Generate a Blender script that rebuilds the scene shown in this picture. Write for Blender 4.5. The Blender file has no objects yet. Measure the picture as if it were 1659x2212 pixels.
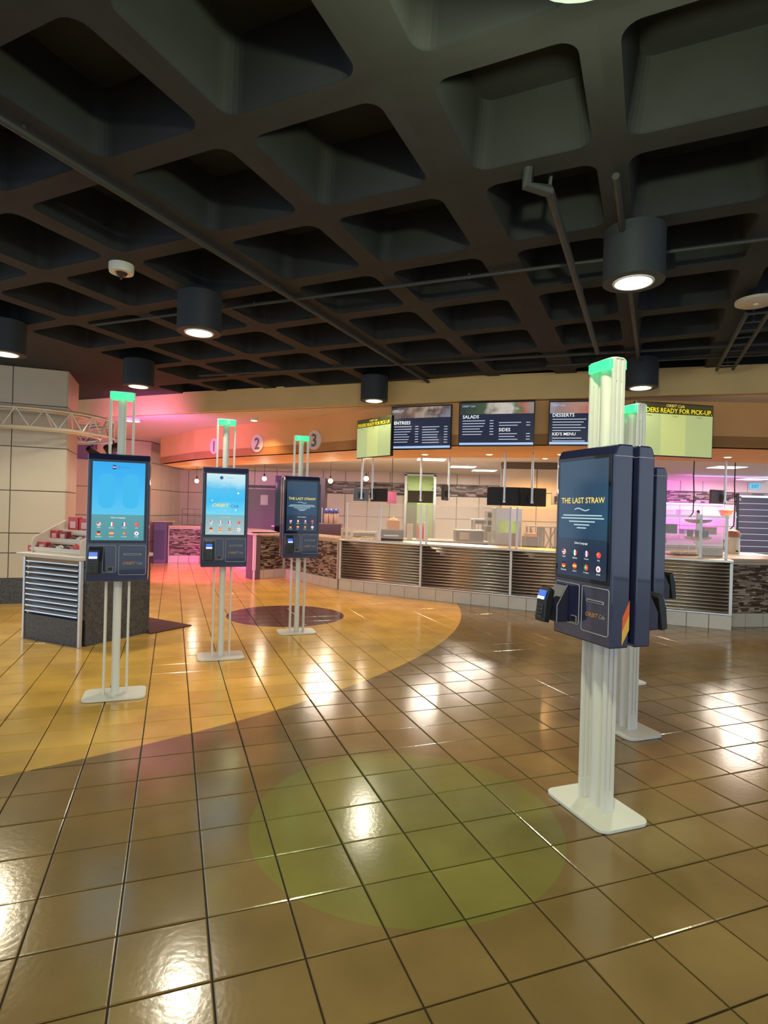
import bpy, math, random
from mathutils import Matrix, Vector
random.seed(7)
scn = bpy.context.scene
COL = scn.collection
PI = math.pi

# ------------------------------------------------------------------ camera
F_PX, PITCH, ROLL, EYE = 1242.25, -0.0013125, 0.0277957, 1.54
def cam_axes():
    f = Vector((0, math.cos(PITCH), math.sin(PITCH))); u = Vector((0, -math.sin(PITCH), math.cos(PITCH))); r = Vector((1, 0, 0))
    c, s = math.cos(ROLL), math.sin(ROLL)
    return c*r + s*u, -s*r + c*u, f
RT, UP, FW = cam_axes()
cam = bpy.data.objects.new('camera', bpy.data.cameras.new('camera')); COL.objects.link(cam)
cam.data.sensor_fit = 'HORIZONTAL'; cam.data.sensor_width = 36; cam.data.lens = F_PX/1659*36
cam.data.clip_start = 0.05; cam.data.clip_end = 200
cam.matrix_world = Matrix(((RT.x, UP.x, -FW.x, 0), (RT.y, UP.y, -FW.y, 0), (RT.z, UP.z, -FW.z, EYE), (0, 0, 0, 1)))
scn.camera = cam

# ------------------------------------------------------------------ world and view
w = bpy.data.worlds.new('daylight'); scn.world = w; w.use_nodes = True
w.node_tree.nodes['Background'].inputs[0].default_value = (0.70, 0.84, 1.0, 1)
w.node_tree.nodes['Background'].inputs[1].default_value = 1.35
vs = scn.view_settings
vs.view_transform = 'Standard'; vs.look = 'None'; vs.exposure = 0.0; vs.gamma = 1.0; vs.use_curve_mapping = False

# ------------------------------------------------------------------ measuring helpers (survey of the place)
def ray(px, py):
    return RT*((px-829.5)/F_PX) - UP*((py-1106)/F_PX) + FW
def on(px, py, z):                      # point of height z seen at a pixel
    d = ray(px, py); return Vector((0, 0, EYE)) + d*((z-EYE)/d.z)
def at(px, py, Y):                      # point of depth Y seen at a pixel
    d = ray(px, py); return Vector((0, 0, EYE)) + d*(Y/d.y)
def size_at(n, Y): return n/F_PX*Y

# ------------------------------------------------------------------ materials
MATS = {}
def nt(name):
    m = bpy.data.materials.new(name); m.use_nodes = True
    return m, m.node_tree, m.node_tree.nodes['Principled BSDF']
def mat(name, col, rough=0.5, metal=0.0, emit=None, es=1.0, noise=0.0, nscale=8.0, bump=0.0, bscale=30.0, coat=0.0, alpha=None, trans=0.0, aniso=0.0):
    if name in MATS: return MATS[name]
    m, t, b = nt(name)
    b.inputs['Base Color'].default_value = (*col, 1); b.inputs['Roughness'].default_value = rough; b.inputs['Metallic'].default_value = metal
    if coat: b.inputs['Coat Weight'].default_value = coat
    if trans: b.inputs['Transmission Weight'].default_value = trans
    if alpha is not None: b.inputs['Alpha'].default_value = alpha
    if emit: b.inputs['Emission Color'].default_value = (*emit, 1); b.inputs['Emission Strength'].default_value = es
    if noise or bump:
        tc = t.nodes.new('ShaderNodeTexCoord')
    if noise:
        n = t.nodes.new('ShaderNodeTexNoise'); n.inputs['Scale'].default_value = nscale; n.inputs['Detail'].default_value = 4
        t.links.new(tc.outputs['Object'], n.inputs['Vector'])
        r = t.nodes.new('ShaderNodeMapRange'); r.inputs['From Min'].default_value = 0.3; r.inputs['From Max'].default_value = 0.7
        r.inputs['To Min'].default_value = 1-noise; r.inputs['To Max'].default_value = 1+noise
        t.links.new(n.outputs['Fac'], r.inputs['Value'])
        x = t.nodes.new('ShaderNodeVectorMath'); x.operation = 'SCALE'; x.inputs[0].default_value = col
        t.links.new(r.outputs['Result'], x.inputs['Scale']); t.links.new(x.outputs['Vector'], b.inputs['Base Color'])
    if bump:
        n2 = t.nodes.new('ShaderNodeTexNoise'); n2.inputs['Scale'].default_value = bscale; n2.inputs['Detail'].default_value = 3
        t.links.new(tc.outputs['Object'], n2.inputs['Vector'])
        bp = t.nodes.new('ShaderNodeBump'); bp.inputs['Strength'].default_value = bump; bp.inputs['Distance'].default_value = 0.01
        t.links.new(n2.outputs['Fac'], bp.inputs['Height']); t.links.new(bp.outputs['Normal'], b.inputs['Normal'])
    MATS[name] = m; return m
def emat(name, col, s=1.0):             # something that gives off light (screen print, lamp)
    if name in MATS: return MATS[name]
    m, t, b = nt(name)
    b.inputs['Base Color'].default_value = (col[0]*.2, col[1]*.2, col[2]*.2, 1); b.inputs['Roughness'].default_value = 0.25
    b.inputs['Emission Color'].default_value = (*col, 1); b.inputs['Emission Strength'].default_value = s
    MATS[name] = m; return m
def gmat(name, stops, s=1.0, axis='Z', lo=0.0, hi=1.0, noise=0.0, nscale=6.0, glare=None):   # backlit screen with a colour gradient image
    if name in MATS: return MATS[name]
    m, t, b = nt(name)
    tc = t.nodes.new('ShaderNodeTexCoord'); sp = t.nodes.new('ShaderNodeSeparateXYZ'); t.links.new(tc.outputs['Object'], sp.inputs[0])
    r = t.nodes.new('ShaderNodeMapRange'); r.inputs['From Min'].default_value = lo; r.inputs['From Max'].default_value = hi
    t.links.new(sp.outputs[axis], r.inputs['Value'])
    cr = t.nodes.new('ShaderNodeValToRGB'); e = cr.color_ramp.elements
    while len(e) > 1: e.remove(e[-1])
    e[0].position = stops[0][0]; e[0].color = (*stops[0][1], 1)
    for p, c in stops[1:]: q = e.new(p); q.color = (*c, 1)
    src = r.outputs['Result']
    if noise:
        n = t.nodes.new('ShaderNodeTexNoise'); n.inputs['Scale'].default_value = nscale; n.inputs['Detail'].default_value = 3
        t.links.new(tc.outputs['Object'], n.inputs['Vector'])
        a = t.nodes.new('ShaderNodeMath'); a.operation = 'MULTIPLY_ADD'; a.inputs[1].default_value = noise; a.inputs[2].default_value = -noise/2
        t.links.new(n.outputs['Fac'], a.inputs[0])
        ad = t.nodes.new('ShaderNodeMath'); ad.operation = 'ADD'; t.links.new(src, ad.inputs[0]); t.links.new(a.outputs[0], ad.inputs[1]); src = ad.outputs[0]
    t.links.new(src, cr.inputs['Fac'])
    b.inputs['Base Color'].default_value = (0.02, 0.02, 0.03, 1); b.inputs['Roughness'].default_value = 0.12
    t.links.new(cr.outputs['Color'], b.inputs['Emission Color']); b.inputs['Emission Strength'].default_value = s
    MATS[name] = m; return m
def island_mat(name, cols, rough=0.4):  # mosaic: each little stone its own tint
    if name in MATS: return MATS[name]
    m, t, b = nt(name)
    g = t.nodes.new('ShaderNodeNewGeometry'); cr = t.nodes.new('ShaderNodeValToRGB'); cr.color_ramp.interpolation = 'CONSTANT'; e = cr.color_ramp.elements
    e[0].color = (*cols[0], 1); e[1].position = 1/len(cols); e[1].color = (*cols[1], 1)
    for i, c in enumerate(cols[2:], 2): q = e.new(i/len(cols)); q.color = (*c, 1)
    t.links.new(g.outputs['Random Per Island'], cr.inputs['Fac']); t.links.new(cr.outputs['Color'], b.inputs['Base Color'])
    b.inputs['Roughness'].default_value = rough
    MATS[name] = m; return m

def floor_material():
    m, t, b = nt('polished_coloured_tile')
    L = t.links.new; N = t.nodes.new
    g = N('ShaderNodeNewGeometry'); oi = N('ShaderNodeObjectInfo')
    flat = N('ShaderNodeVectorMath'); flat.operation = 'MULTIPLY'; flat.inputs[1].default_value = (1, 1, 0); L(g.outputs['Position'], flat.inputs[0])
    n = N('ShaderNodeTexNoise'); n.inputs['Scale'].default_value = 2.2; n.inputs['Detail'].default_value = 5; L(g.outputs['Position'], n.inputs['Vector'])
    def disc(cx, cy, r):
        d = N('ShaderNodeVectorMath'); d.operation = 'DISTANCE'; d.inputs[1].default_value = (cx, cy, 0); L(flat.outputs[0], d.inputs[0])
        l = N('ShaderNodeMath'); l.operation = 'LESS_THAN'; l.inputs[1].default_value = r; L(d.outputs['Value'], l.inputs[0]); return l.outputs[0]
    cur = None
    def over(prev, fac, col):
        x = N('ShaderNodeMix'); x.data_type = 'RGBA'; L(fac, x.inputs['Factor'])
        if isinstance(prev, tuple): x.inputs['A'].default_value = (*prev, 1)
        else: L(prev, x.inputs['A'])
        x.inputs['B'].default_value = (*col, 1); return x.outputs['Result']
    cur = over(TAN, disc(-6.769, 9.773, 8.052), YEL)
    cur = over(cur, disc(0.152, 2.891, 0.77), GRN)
    cur = over(cur, disc(-1.376, 8.304, 0.835), PUR)
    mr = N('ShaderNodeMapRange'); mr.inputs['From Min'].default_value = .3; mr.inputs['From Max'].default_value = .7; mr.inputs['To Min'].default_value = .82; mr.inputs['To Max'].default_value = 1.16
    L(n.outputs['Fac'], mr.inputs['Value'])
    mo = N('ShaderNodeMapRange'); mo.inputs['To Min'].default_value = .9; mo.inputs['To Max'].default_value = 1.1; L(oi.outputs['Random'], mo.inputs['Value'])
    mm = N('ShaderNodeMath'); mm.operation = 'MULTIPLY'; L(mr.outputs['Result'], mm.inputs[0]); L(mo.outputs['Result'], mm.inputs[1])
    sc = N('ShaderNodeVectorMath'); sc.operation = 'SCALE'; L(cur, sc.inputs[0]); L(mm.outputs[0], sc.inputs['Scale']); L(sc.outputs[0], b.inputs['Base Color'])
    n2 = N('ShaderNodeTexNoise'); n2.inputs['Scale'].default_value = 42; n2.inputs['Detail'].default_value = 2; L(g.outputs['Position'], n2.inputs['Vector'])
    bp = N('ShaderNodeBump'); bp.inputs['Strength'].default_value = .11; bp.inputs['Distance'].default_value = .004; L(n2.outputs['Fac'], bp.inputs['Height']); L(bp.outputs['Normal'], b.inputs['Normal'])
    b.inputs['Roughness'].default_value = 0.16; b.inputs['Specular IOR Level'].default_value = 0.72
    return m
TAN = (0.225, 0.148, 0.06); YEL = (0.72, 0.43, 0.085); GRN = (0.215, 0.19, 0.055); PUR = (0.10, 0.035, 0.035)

# ------------------------------------------------------------------ mesh helpers
class MB:
    def __init__(s): s.v = []; s.f = []; s.m = []
    def add(s, vs, fs, m=0):
        o = len(s.v); s.v += [tuple(p) for p in vs]; s.f += [tuple(i+o for i in f) for f in fs]; s.m += [m]*len(fs); return s
    def box(s, c, d, rz=0.0, rx=0.0, ry=0.0, m=0):
        h = [x/2 for x in d]; R = Matrix.Rotation(rz, 3, 'Z') @ Matrix.Rotation(ry, 3, 'Y') @ Matrix.Rotation(rx, 3, 'X'); c = Vector(c)
        vs = [c + R @ Vector((sx*h[0], sy*h[1], sz*h[2])) for sz in (-1, 1) for sy in (-1, 1) for sx in (-1, 1)]
        return s.add(vs, [(0, 2, 3, 1), (4, 5, 7, 6), (0, 1, 5, 4), (2, 6, 7, 3), (0, 4, 6, 2), (1, 3, 7, 5)], m)
    def prism(s, pts, z0, z1, m=0):       # horizontal outline extruded in z
        n = len(pts); vs = [(x, y, z0) for x, y in pts] + [(x, y, z1) for x, y in pts]
        fs = [tuple(reversed(range(n))), tuple(range(n, 2*n))] + [(i, (i+1) % n, n+(i+1) % n, n+i) for i in range(n)]
        return s.add(vs, fs, m)
    def xprism(s, pts, x0, x1, m=0):      # outline in (y, z) extruded in x
        n = len(pts); vs = [(x0, y, z) for y, z in pts] + [(x1, y, z) for y, z in pts]
        fs = [tuple(range(n)), tuple(reversed(range(n, 2*n)))] + [(i, n+i, n+(i+1) % n, (i+1) % n) for i in range(n)]
        return s.add(vs, fs, m)
    def yprism(s, pts, y0, y1, m=0):      # outline in (x, z) extruded in y
        n = len(pts); vs = [(x, y0, z) for x, z in pts] + [(x, y1, z) for x, z in pts]
        fs = [tuple(range(n)), tuple(reversed(range(n, 2*n)))] + [(i, n+i, n+(i+1) % n, (i+1) % n) for i in range(n)]
        return s.add(vs, fs, m)
    def tube(s, path, r, n=10, caps=True, m=0):
        path = [Vector(p) for p in path]; rs = r if isinstance(r, (list, tuple)) else [r]*len(path); rings = []
        for i, p in enumerate(path):
            a = path[max(i-1, 0)]; b = path[min(i+1, len(path)-1)]; d = (b-a).normalized()
            up = Vector((0, 0, 1)) if abs(d.z) < .95 else Vector((0, 1, 0))
            x = d.cross(up).normalized(); y = x.cross(d)
            rings.append([p + (x*math.cos(2*PI*k/n) + y*math.sin(2*PI*k/n))*rs[i] for k in range(n)])
        vs = [q for R in rings for q in R]; fs = []
        for i in range(len(path)-1):
            for k in range(n): fs.append((i*n+k, (i+1)*n+k, (i+1)*n+(k+1) % n, i*n+(k+1) % n))
        if caps: fs += [tuple(range(n)), tuple(reversed(range((len(path)-1)*n, len(path)*n)))]
        return s.add(vs, fs, m)
    def lathe(s, prof, c=(0, 0, 0), n=24, m=0, caps=True):   # profile (r, z) around a vertical axis
        vs = []; fs = []
        for r, z in prof: vs += [(c[0]+r*math.cos(2*PI*k/n), c[1]+r*math.sin(2*PI*k/n), c[2]+z) for k in range(n)]
        for i in range(len(prof)-1):
            for k in range(n): fs.append((i*n+k, i*n+(k+1) % n, (i+1)*n+(k+1) % n, (i+1)*n+k))
        if caps and prof[0][0] > 1e-5: fs.append(tuple(reversed(range(n))))
        if caps and prof[-1][0] > 1e-5: fs.append(tuple(range((len(prof)-1)*n, len(prof)*n)))
        return s.add(vs, fs, m)
    def ball(s, c, r, n=14, m=0, sz=1.0):
        return s.lathe([(max(r*math.sin(PI*i/8), 1e-6), -r*sz*math.cos(PI*i/8)) for i in range(9)], c, n, m)
    def mesh(s, name, mats, smooth=False):
        me = bpy.data.meshes.new(name); me.from_pydata(s.v, [], s.f)
        for x in (mats if isinstance(mats, (list, tuple)) else [mats]): me.materials.append(x)
        if any(s.m): me.polygons.foreach_set('material_index', s.m)
        if smooth: me.polygons.foreach_set('use_smooth', [True]*len(me.polygons))
        me.update(); return me
    def build(s, name, mats, parent=None, smooth=False, bevel=0.0, seg=2, loc=None, rz=0.0):
        o = bpy.data.objects.new(name, s.mesh(name, mats, smooth)); COL.objects.link(o)
        if parent is not None: o.parent = parent
        if loc is not None: o.location = loc
        if rz: o.rotation_euler.z = rz
        if bevel:
            b = o.modifiers.new('bevel', 'BEVEL'); b.width = bevel; b.segments = seg; b.limit_method = 'ANGLE'; b.angle_limit = math.radians(40)
        if smooth:
            e = o.modifiers.new('edges', 'EDGE_SPLIT'); e.split_angle = math.radians(35)
        return o
def B(c, d, **k): return MB().box(c, d, **k)
def tag(o, label, cat, group=None):
    o['label'] = label; o['category'] = cat
    if group: o['group'] = group
    return o
def thing(name, label, cat, loc=(0, 0, 0), rz=0.0, group=None):
    o = bpy.data.objects.new(name, None); COL.objects.link(o); o.location = loc; o.rotation_euler.z = rz; o.empty_display_size = 0.1
    return tag(o, label, cat, group)
def struct(o, label, cat):
    o['kind'] = 'structure'; return tag(o, label, cat)
def struct_root(name, label, cat, loc=(0, 0, 0), rz=0.0):
    return struct(thing(name, label, cat, loc, rz), label, cat)
def rrect(w, h, r, n=5, cx=0.0, cy=0.0):
    out = []
    for qx, qy, a0 in ((1, 1, 0), (-1, 1, 90), (-1, -1, 180), (1, -1, 270)):
        for k in range(n+1):
            a = math.radians(a0 + 90*k/n); out.append((cx+qx*(w/2-r)+r*math.cos(a), cy+qy*(h/2-r)+r*math.sin(a)))
    return out
TXT = {}
def text(name, s, mt, parent, x, y, z, width=None, height=None, align='C', depth=0.001, bold=0.0, shear=0.0):
    """flat lettering standing in the local x/z plane, read from the -y side"""
    key = (s, bold, shear)
    if key not in TXT:
        cu = bpy.data.curves.new('lettering', 'FONT'); cu.body = s; cu.offset = bold; cu.resolution_u = 2; cu.shear = shear
        ob = bpy.data.objects.new('lettering', cu); COL.objects.link(ob)
        bpy.context.view_layer.update()
        me = bpy.data.meshes.new_from_object(ob.evaluated_get(bpy.context.evaluated_depsgraph_get()))
        TXT[key] = ([tuple(v.co) for v in me.vertices], [tuple(p.vertices) for p in me.polygons])
        bpy.data.objects.remove(ob); bpy.data.curves.remove(cu); bpy.data.meshes.remove(me)
    vs, fs = TXT[key]
    if not vs: return None
    x0 = min(v[0] for v in vs); x1 = max(v[0] for v in vs); y0 = min(v[1] for v in vs); y1 = max(v[1] for v in vs)
    kx = (width/(x1-x0)) if width else height/(y1-y0); kz = (height/(y1-y0)) if height else kx
    ox = {'C': (x0+x1)/2, 'L': x0, 'R': x1}[align]
    b = MB(); b.add([(x+(v[0]-ox)*kx, y, z+(v[1]-(y0+y1)/2)*kz) for v in vs], fs)
    o = b.build(name, mt, parent); 
    return o
def bars(b, rows, y, t=0.0006):          # lines of print too small to read: (x0, x1, z, h)
    for x0, x1, z, h in rows: b.box(((x0+x1)/2, y, z), (x1-x0, t, h))
    return b
def disc(b, x, y, z, r, n=20, m=0, t=0.0006):
    return b.yprism([(x+r*math.cos(2*PI*k/n), z+r*math.sin(2*PI*k/n)) for k in range(n)], y-t, y, m)
def lamp(name, kind, parent, loc, col, energy, size=0.1, spot=None, blend=0.6, direction=(0, 0, -1)):
    l = bpy.data.lights.new(name, kind); l.color = col; l.energy = energy
    if kind == 'AREA': l.size = size
    else: l.shadow_soft_size = size
    if kind == 'SPOT': l.spot_size = math.radians(spot); l.spot_blend = blend
    o = bpy.data.objects.new(name, l); COL.objects.link(o); o.parent = parent; o.location = loc
    o.rotation_euler = Vector(direction).to_track_quat('-Z', 'Y').to_euler(); return o

# ------------------------------------------------------------------ palette
white_paint = mat('white_powder_coat', (0.78, 0.77, 0.72), 0.35)
navy = mat('navy_gloss_shell', (0.02, 0.022, 0.07), 0.16, coat=0.6, noise=.08)
navy_dark = mat('dark_navy_panel', (0.022, 0.022, 0.05), 0.35)
black = mat('black_plastic', (0.012, 0.012, 0.014), 0.35)
black_glass = mat('black_glass', (0.006, 0.006, 0.01), 0.05)
steel = mat('brushed_stainless', (0.72, 0.66, 0.56), 0.3, 1.0, bump=0.05, bscale=90)
steel_light = mat('satin_aluminium', (0.72, 0.72, 0.72), 0.32, 1.0)
ceil_paint = mat('charcoal_ceiling_paint', (0.019, 0.022, 0.027), 0.8, noise=.2, nscale=3)
pipe_paint = mat('black_painted_pipe', (0.035, 0.038, 0.042), 0.55)
gold_paint = mat('mustard_wall_paint', (0.80, 0.56, 0.25), 0.65, noise=.06, nscale=2)
orange_paint = mat('orange_wall_paint', (0.84, 0.45, 0.18), 0.6, noise=.06, nscale=2)
cream_panel = mat('cream_wall_panel', (0.66, 0.58, 0.46), 0.35, noise=.05, nscale=2)
joint = mat('grey_joint', (0.16, 0.14, 0.12), 0.8)
soffit_white = mat('white_soffit_paint', (0.72, 0.68, 0.66), 0.7)
kick_tile = mat('white_kick_tile', (0.66, 0.62, 0.56), 0.2, noise=.05)
granite = mat('dark_speckled_granite', (0.075, 0.075, 0.08), 0.35, noise=.5, nscale=35)
stone_top = mat('cream_stone_worktop', (0.62, 0.50, 0.38), 0.2, noise=.1, nscale=20)
mosaic = island_mat('brown_mosaic', [(0.05, 0.032, 0.028), (0.30, 0.24, 0.19), (0.12, 0.075, 0.06), (0.42, 0.36, 0.30), (0.20, 0.15, 0.12), (0.34, 0.29, 0.25), (0.08, 0.05, 0.045), (0.48, 0.43, 0.38)], 0.3)
grout = mat('floor_grout', (0.035, 0.024, 0.012), 0.75)
warm_emit = emat('warm_lamp_lens', (1.0, 0.9, 0.66), 9.0)
amber_emit = emat('amber_lamp_lens', (1.0, 0.62, 0.2), 7.0)
cool_emit = emat('cool_lamp_lens', (0.95, 1.0, 0.9), 9.0)
troffer_emit = emat('troffer_diffuser', (1.0, 0.97, 0.86), 4.0)
green_emit = emat('green_status_lens', (0.05, 1.0, 0.28), 1.6)
glass_m = mat('clear_guard_glass', (0.93, 0.96, 0.97), 0.02, alpha=0.22)

# ------------------------------------------------------------------ floor
TP, TYAW, TX0, TY0 = 0.30749, 0.352148, -0.9095, 2.0483
tc_, ts_ = math.cos(TYAW), math.sin(TYAW)
floor = struct(B((0, 8, -0.06), (26, 26, 0.1)).build('floor', grout), 'polished tan floor with a yellow arc and green and purple discs of tile', 'floor')
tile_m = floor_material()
def tile_shape(b, cx=0.0, cy=0.0, z=0.0, rz=0.0):
    h = (TP-0.007)/2; i = h-0.004; c, s = math.cos(rz), math.sin(rz)
    vs = []
    for (a, zz) in ((h, -0.012), (h, -0.003), (i, 0.0)):
        for sx, sy in ((-1, -1), (1, -1), (1, 1), (-1, 1)):
            vs.append((cx+(sx*c-sy*s)*a, cy+(sx*s+sy*c)*a, z+zz))
    fs = [(8, 9, 10, 11)]
    for k in range(4):
        j = (k+1) % 4; fs += [(k, j, 4+j, 4+k), (4+k, 4+j, 8+j, 8+k)]
    return b.add(vs, fs)
tile_mesh = tile_shape(MB()).mesh('floor_tile', tile_m)
cells = []
for i in range(-45, 60):
    for k in range(-30, 62):
        u, v = i+.5, k+.5
        X = TX0+TP*(u*tc_-v*ts_); Y = TY0+TP*(u*ts_+v*tc_)
        if not (-11 < X < 12 and -3 < Y < 19): continue
        d = Vector((X, Y, -EYE)); zc = d.dot(FW); vis = False
        if zc > 1.0:
            px = 829.5+F_PX*d.dot(RT)/zc; py = 1106-F_PX*d.dot(UP)/zc
            vis = -60 < px < 1720 and py < 2330
        cells.append((0 if vis else 1, zc if vis else 0, X, Y))
cells.sort()
near = cells[:300]; rest = cells[300:]
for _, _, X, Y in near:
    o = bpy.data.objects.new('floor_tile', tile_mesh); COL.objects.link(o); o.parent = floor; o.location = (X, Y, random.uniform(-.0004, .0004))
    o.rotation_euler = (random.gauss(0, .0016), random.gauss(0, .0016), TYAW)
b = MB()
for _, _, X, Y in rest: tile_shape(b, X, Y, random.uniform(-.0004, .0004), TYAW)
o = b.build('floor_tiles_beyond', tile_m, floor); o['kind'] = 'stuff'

# ------------------------------------------------------------------ waffle ceiling
HC = 3.56
CY = math.radians(-24.87); GP = 0.9407; CO = Vector((-0.908, 3.108))
cu_, cv_ = Vector((math.cos(CY), math.sin(CY))), Vector((-math.sin(CY), math.cos(CY)))
def lat(i, j):
    return CO + cu_*(i*GP) + cv_*(j*GP)
ceiling = struct(B((0, 4, 4.05), (24, 20, 0.1)).build('ceiling', ceil_paint), 'dark charcoal waffle ceiling with square coffers', 'ceiling')
def coffer(b, wl=0.085, wr=0.085, depth=0.36, r=0.09, solid=False):
    g = GP/2; n = 5
    outer = []; inner = []
    x0, x1, y0, y1 = -g+wl, g-wr, -g+.085, g-.085
    for (qx, qy, a0, ox, oy) in ((1, 1, 0, x1, y1), (-1, 1, 90, x0, y1), (-1, -1, 180, x0, y0), (1, -1, 270, x1, y0)):
        for k in range(n+1):
            a = math.radians(a0+90*k/n); inner.append((ox-qx*r+r*math.cos(a), oy-qy*r+r*math.sin(a)))
            outer.append((qx*g, qy*g))
    N = len(inner); sc = 0.86; mx, my = (x0+x1)/2, (y0+y1)/2
    if solid:
        return b.add([(-g, -g, 0), (g, -g, 0), (g, g, 0), (-g, g, 0)], [(3, 2, 1, 0)])
    vs = [(x, y, 0) for x, y in outer] + [(x, y, 0) for x, y in inner] + [(x, y, .012) for x, y in inner] + [(mx+(x-mx)*sc, my+(y-my)*sc, depth) for x, y in inner]
    fs = []
    for k in range(N):
        j = (k+1) % N
        if outer[k] != outer[j]: fs.append((k, N+k, N+j, j))
        else: fs.append((k, N+k, N+j))
        fs.append((N+k, 2*N+k, 2*N+j, N+j)); fs.append((2*N+k, 3*N+k, 3*N+j, 2*N+j))
    fs.append(tuple(3*N+k for k in range(N)))
    return b.add(vs, fs)
cm = coffer(MB()).mesh('coffer', ceil_paint)
cm_l = cm; cm_r = coffer(MB(), wl=0.20).mesh('coffer', ceil_paint)
cm_s = coffer(MB(), solid=True).mesh('coffer', ceil_paint)
col_c = Vector((-5.567, 9.155))
for i in range(-11, 11):
    for j in range(-8, 12):
        p = lat(i, j) + (cu_+cv_)*(GP/2)
        if not (-8.5 < p.x < 8 and -3.2 < p.y < 12): continue
        me = cm_l if i == 0 else cm_r if i == 1 else cm
        if (p-col_c).length < 2.1: me = cm_s
        o = bpy.data.objects.new('coffer', me); COL.objects.link(o); o.parent = ceiling
        o.location = (p.x, p.y, HC); o.rotation_euler.z = CY
# gold bulkhead, white soffit, orange fascia
HS, HF, HK = 3.21, 2.57, 2.75
band = [Vector((-9.5, 12.6)), Vector((-6.0, 11.28)), Vector((-3.726, 10.369)), Vector((-1.841, 9.658)), Vector((1.115, 8.538)), Vector((3.2, 7.93)), Vector((4.898, 7.42)), Vector((8.5, 6.35))]
def wallstrip(pts, th, z0, z1, name, m, parent=None):   # wall of plan outline pts with real thickness behind it
    back = []
    for k, p in enumerate(pts):
        a = pts[max(k-1, 0)]; c = pts[min(k+1, len(pts)-1)]; d = (c-a).normalized(); back.append(p+Vector((-d.y, d.x))*th)
    b = MB()
    for k in range(len(pts)-1):
        b.prism([tuple(pts[k]), tuple(pts[k+1]), tuple(back[k+1]), tuple(back[k])], z0, z1)
    return b.build(name, m, parent)
struct(wallstrip(band, .12, HS, HC+.02, 'wall_bulkhead', gold_paint), 'mustard yellow bulkhead band under the dark ceiling edge', 'wall')
fas_px = [(347, 14.4), (420, 12.7), (474, 12.0), (568, 11.2), (640, 10.65), (700, 10.2), (760, 9.75), (800, 9.4), (850, 9.16), (900, 8.98), (1000, 8.68), (1150, 8.4), (1260, 8.25), (1340, 8.17), (1450, 8.12), (1659, 8.08), (1900, 8.2)]
fas = [Vector(at(px, 950, Y)[:2]) for px, Y in fas_px]
struct(wallstrip(fas, .12, HF, HS+.02, 'wall_fascia', orange_paint), 'orange curved fascia over the serving counter carrying menu boards', 'wall')
# soffit slab between band and fascia
b = MB()
poly = [(p.x, p.y+.1) for p in band] + [(12.5, 19), (-9.5, 19)]
b.prism(poly, HS, HS+.04); b.build('soffit', soffit_white, ceiling)
b = MB()
for k in range(len(fas)-1):
    p, q = fas[k], fas[k+1]; b.prism([tuple(p), tuple(q), (q.x, q.y+2.0), (p.x, p.y+2.0)], HF, HF+.16)
b.build('fascia_underside', orange_paint, ceiling)
b = MB()
b.prism([(p.x, p.y+1.9) for p in fas]+[(12.5, 19), (fas[0].x, 19)], HK, HK+.05); b.build('kitchen_ceiling', soffit_white, ceiling)

# ------------------------------------------------------------------ walls
def panel_wall(name, label, p0, p1, z0, z1, pw, rows, m, skip=None, mosaic_z=None, th=.12):
    """wall from p0 to p1 (plan, seen from its right-hand -y side) clad with single panels"""
    d = Vector(p1)-Vector(p0); L = d.length; rz = math.atan2(d.y, d.x)
    r = struct_root(name, label, 'wall', (p0[0], p0[1], 0), rz)
    n = max(1, round(L/pw)); w_ = L/n
    core = MB(); cuts = sorted(skip or [])
    x = 0.0
    for c0, c1, zt in cuts:
        if c0 > x: core.box(((x+c0)/2, th/2+.01, (z0+z1)/2), (c0-x, th, z1-z0))
        if zt < z1: core.box(((c0+c1)/2, th/2+.01, (zt+z1)/2), (c1-c0, th, z1-zt))
        x = c1
    if x < L: core.box(((x+L)/2, th/2+.01, (z0+z1)/2), (L-x, th, z1-z0))
    core.build('wall_core', joint, r)
    cache = {}
    for k in range(n):
        for (a, c) in rows:
            x0, x1 = k*w_, (k+1)*w_
            segs = [(x0, x1)]
            for c0, c1, zt in cuts:
                if a < zt:
                    segs = [s for (s0, s1) in segs for s in ((s0, min(s1, c0)), (max(s0, c1), s1)) if s[1]-s[0] > .05]
            for s0, s1 in segs:
                key = (round(s1-s0, 3), round(c-a, 3))
                if key not in cache: cache[key] = B((0, 0, 0), (s1-s0-.016, .02, c-a-.016)).mesh('wall_panel', m)
                o = bpy.data.objects.new('wall_panel', cache[key]); COL.objects.link(o); o.parent = r; o.location = ((s0+s1)/2, 0, (a+c)/2)
    if mosaic_z:
        a, c = mosaic_z; mb = MB(); z = a
        while z < c-.01:
            h = random.choice((.03, .045)); x = random.uniform(-.1, 0)
            while x < L:
                l = random.uniform(.1, .28); xa, xb = max(x, 0), min(x+l, L)
                ok = xb-xa > .03 and not any(c0 < (xa+xb)/2 < c1 and z < zt for c0, c1, zt in cuts)
                if ok: mb.box(((xa+xb)/2, -.006, z+h/2), (xb-xa-.008, random.uniform(.018, .03), h-.008))
                x += l
            z += h
        o = mb.build('mosaic_band', mosaic, r); o['kind'] = 'stuff'
    return r
HB = 17.8
wx0 = -6.6
row_b = [(0.0, .66), (.66, 1.36), (1.36, 2.05), (2.42, 3.2)]
wall_back = panel_wall('wall_back', 'far cream panelled kitchen wall with a brown mosaic stripe', (-2.6, HB), (12.6, HB), 0, 3.2, .70, row_b, cream_panel,
                       skip=[(3.28, 4.12, 2.66), (13.55, 14.95, 2.35)], mosaic_z=(2.07, 2.41))
panel_wall('wall_rear', 'far pale panelled wall behind the left counters', (wx0, HB-.4), (-2.6, HB-.4), 0, 3.2, .69, [(0, .55), (.55, 1.25), (1.25, 1.95), (1.95, 2.65), (2.65, 3.2)], cream_panel)
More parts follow.
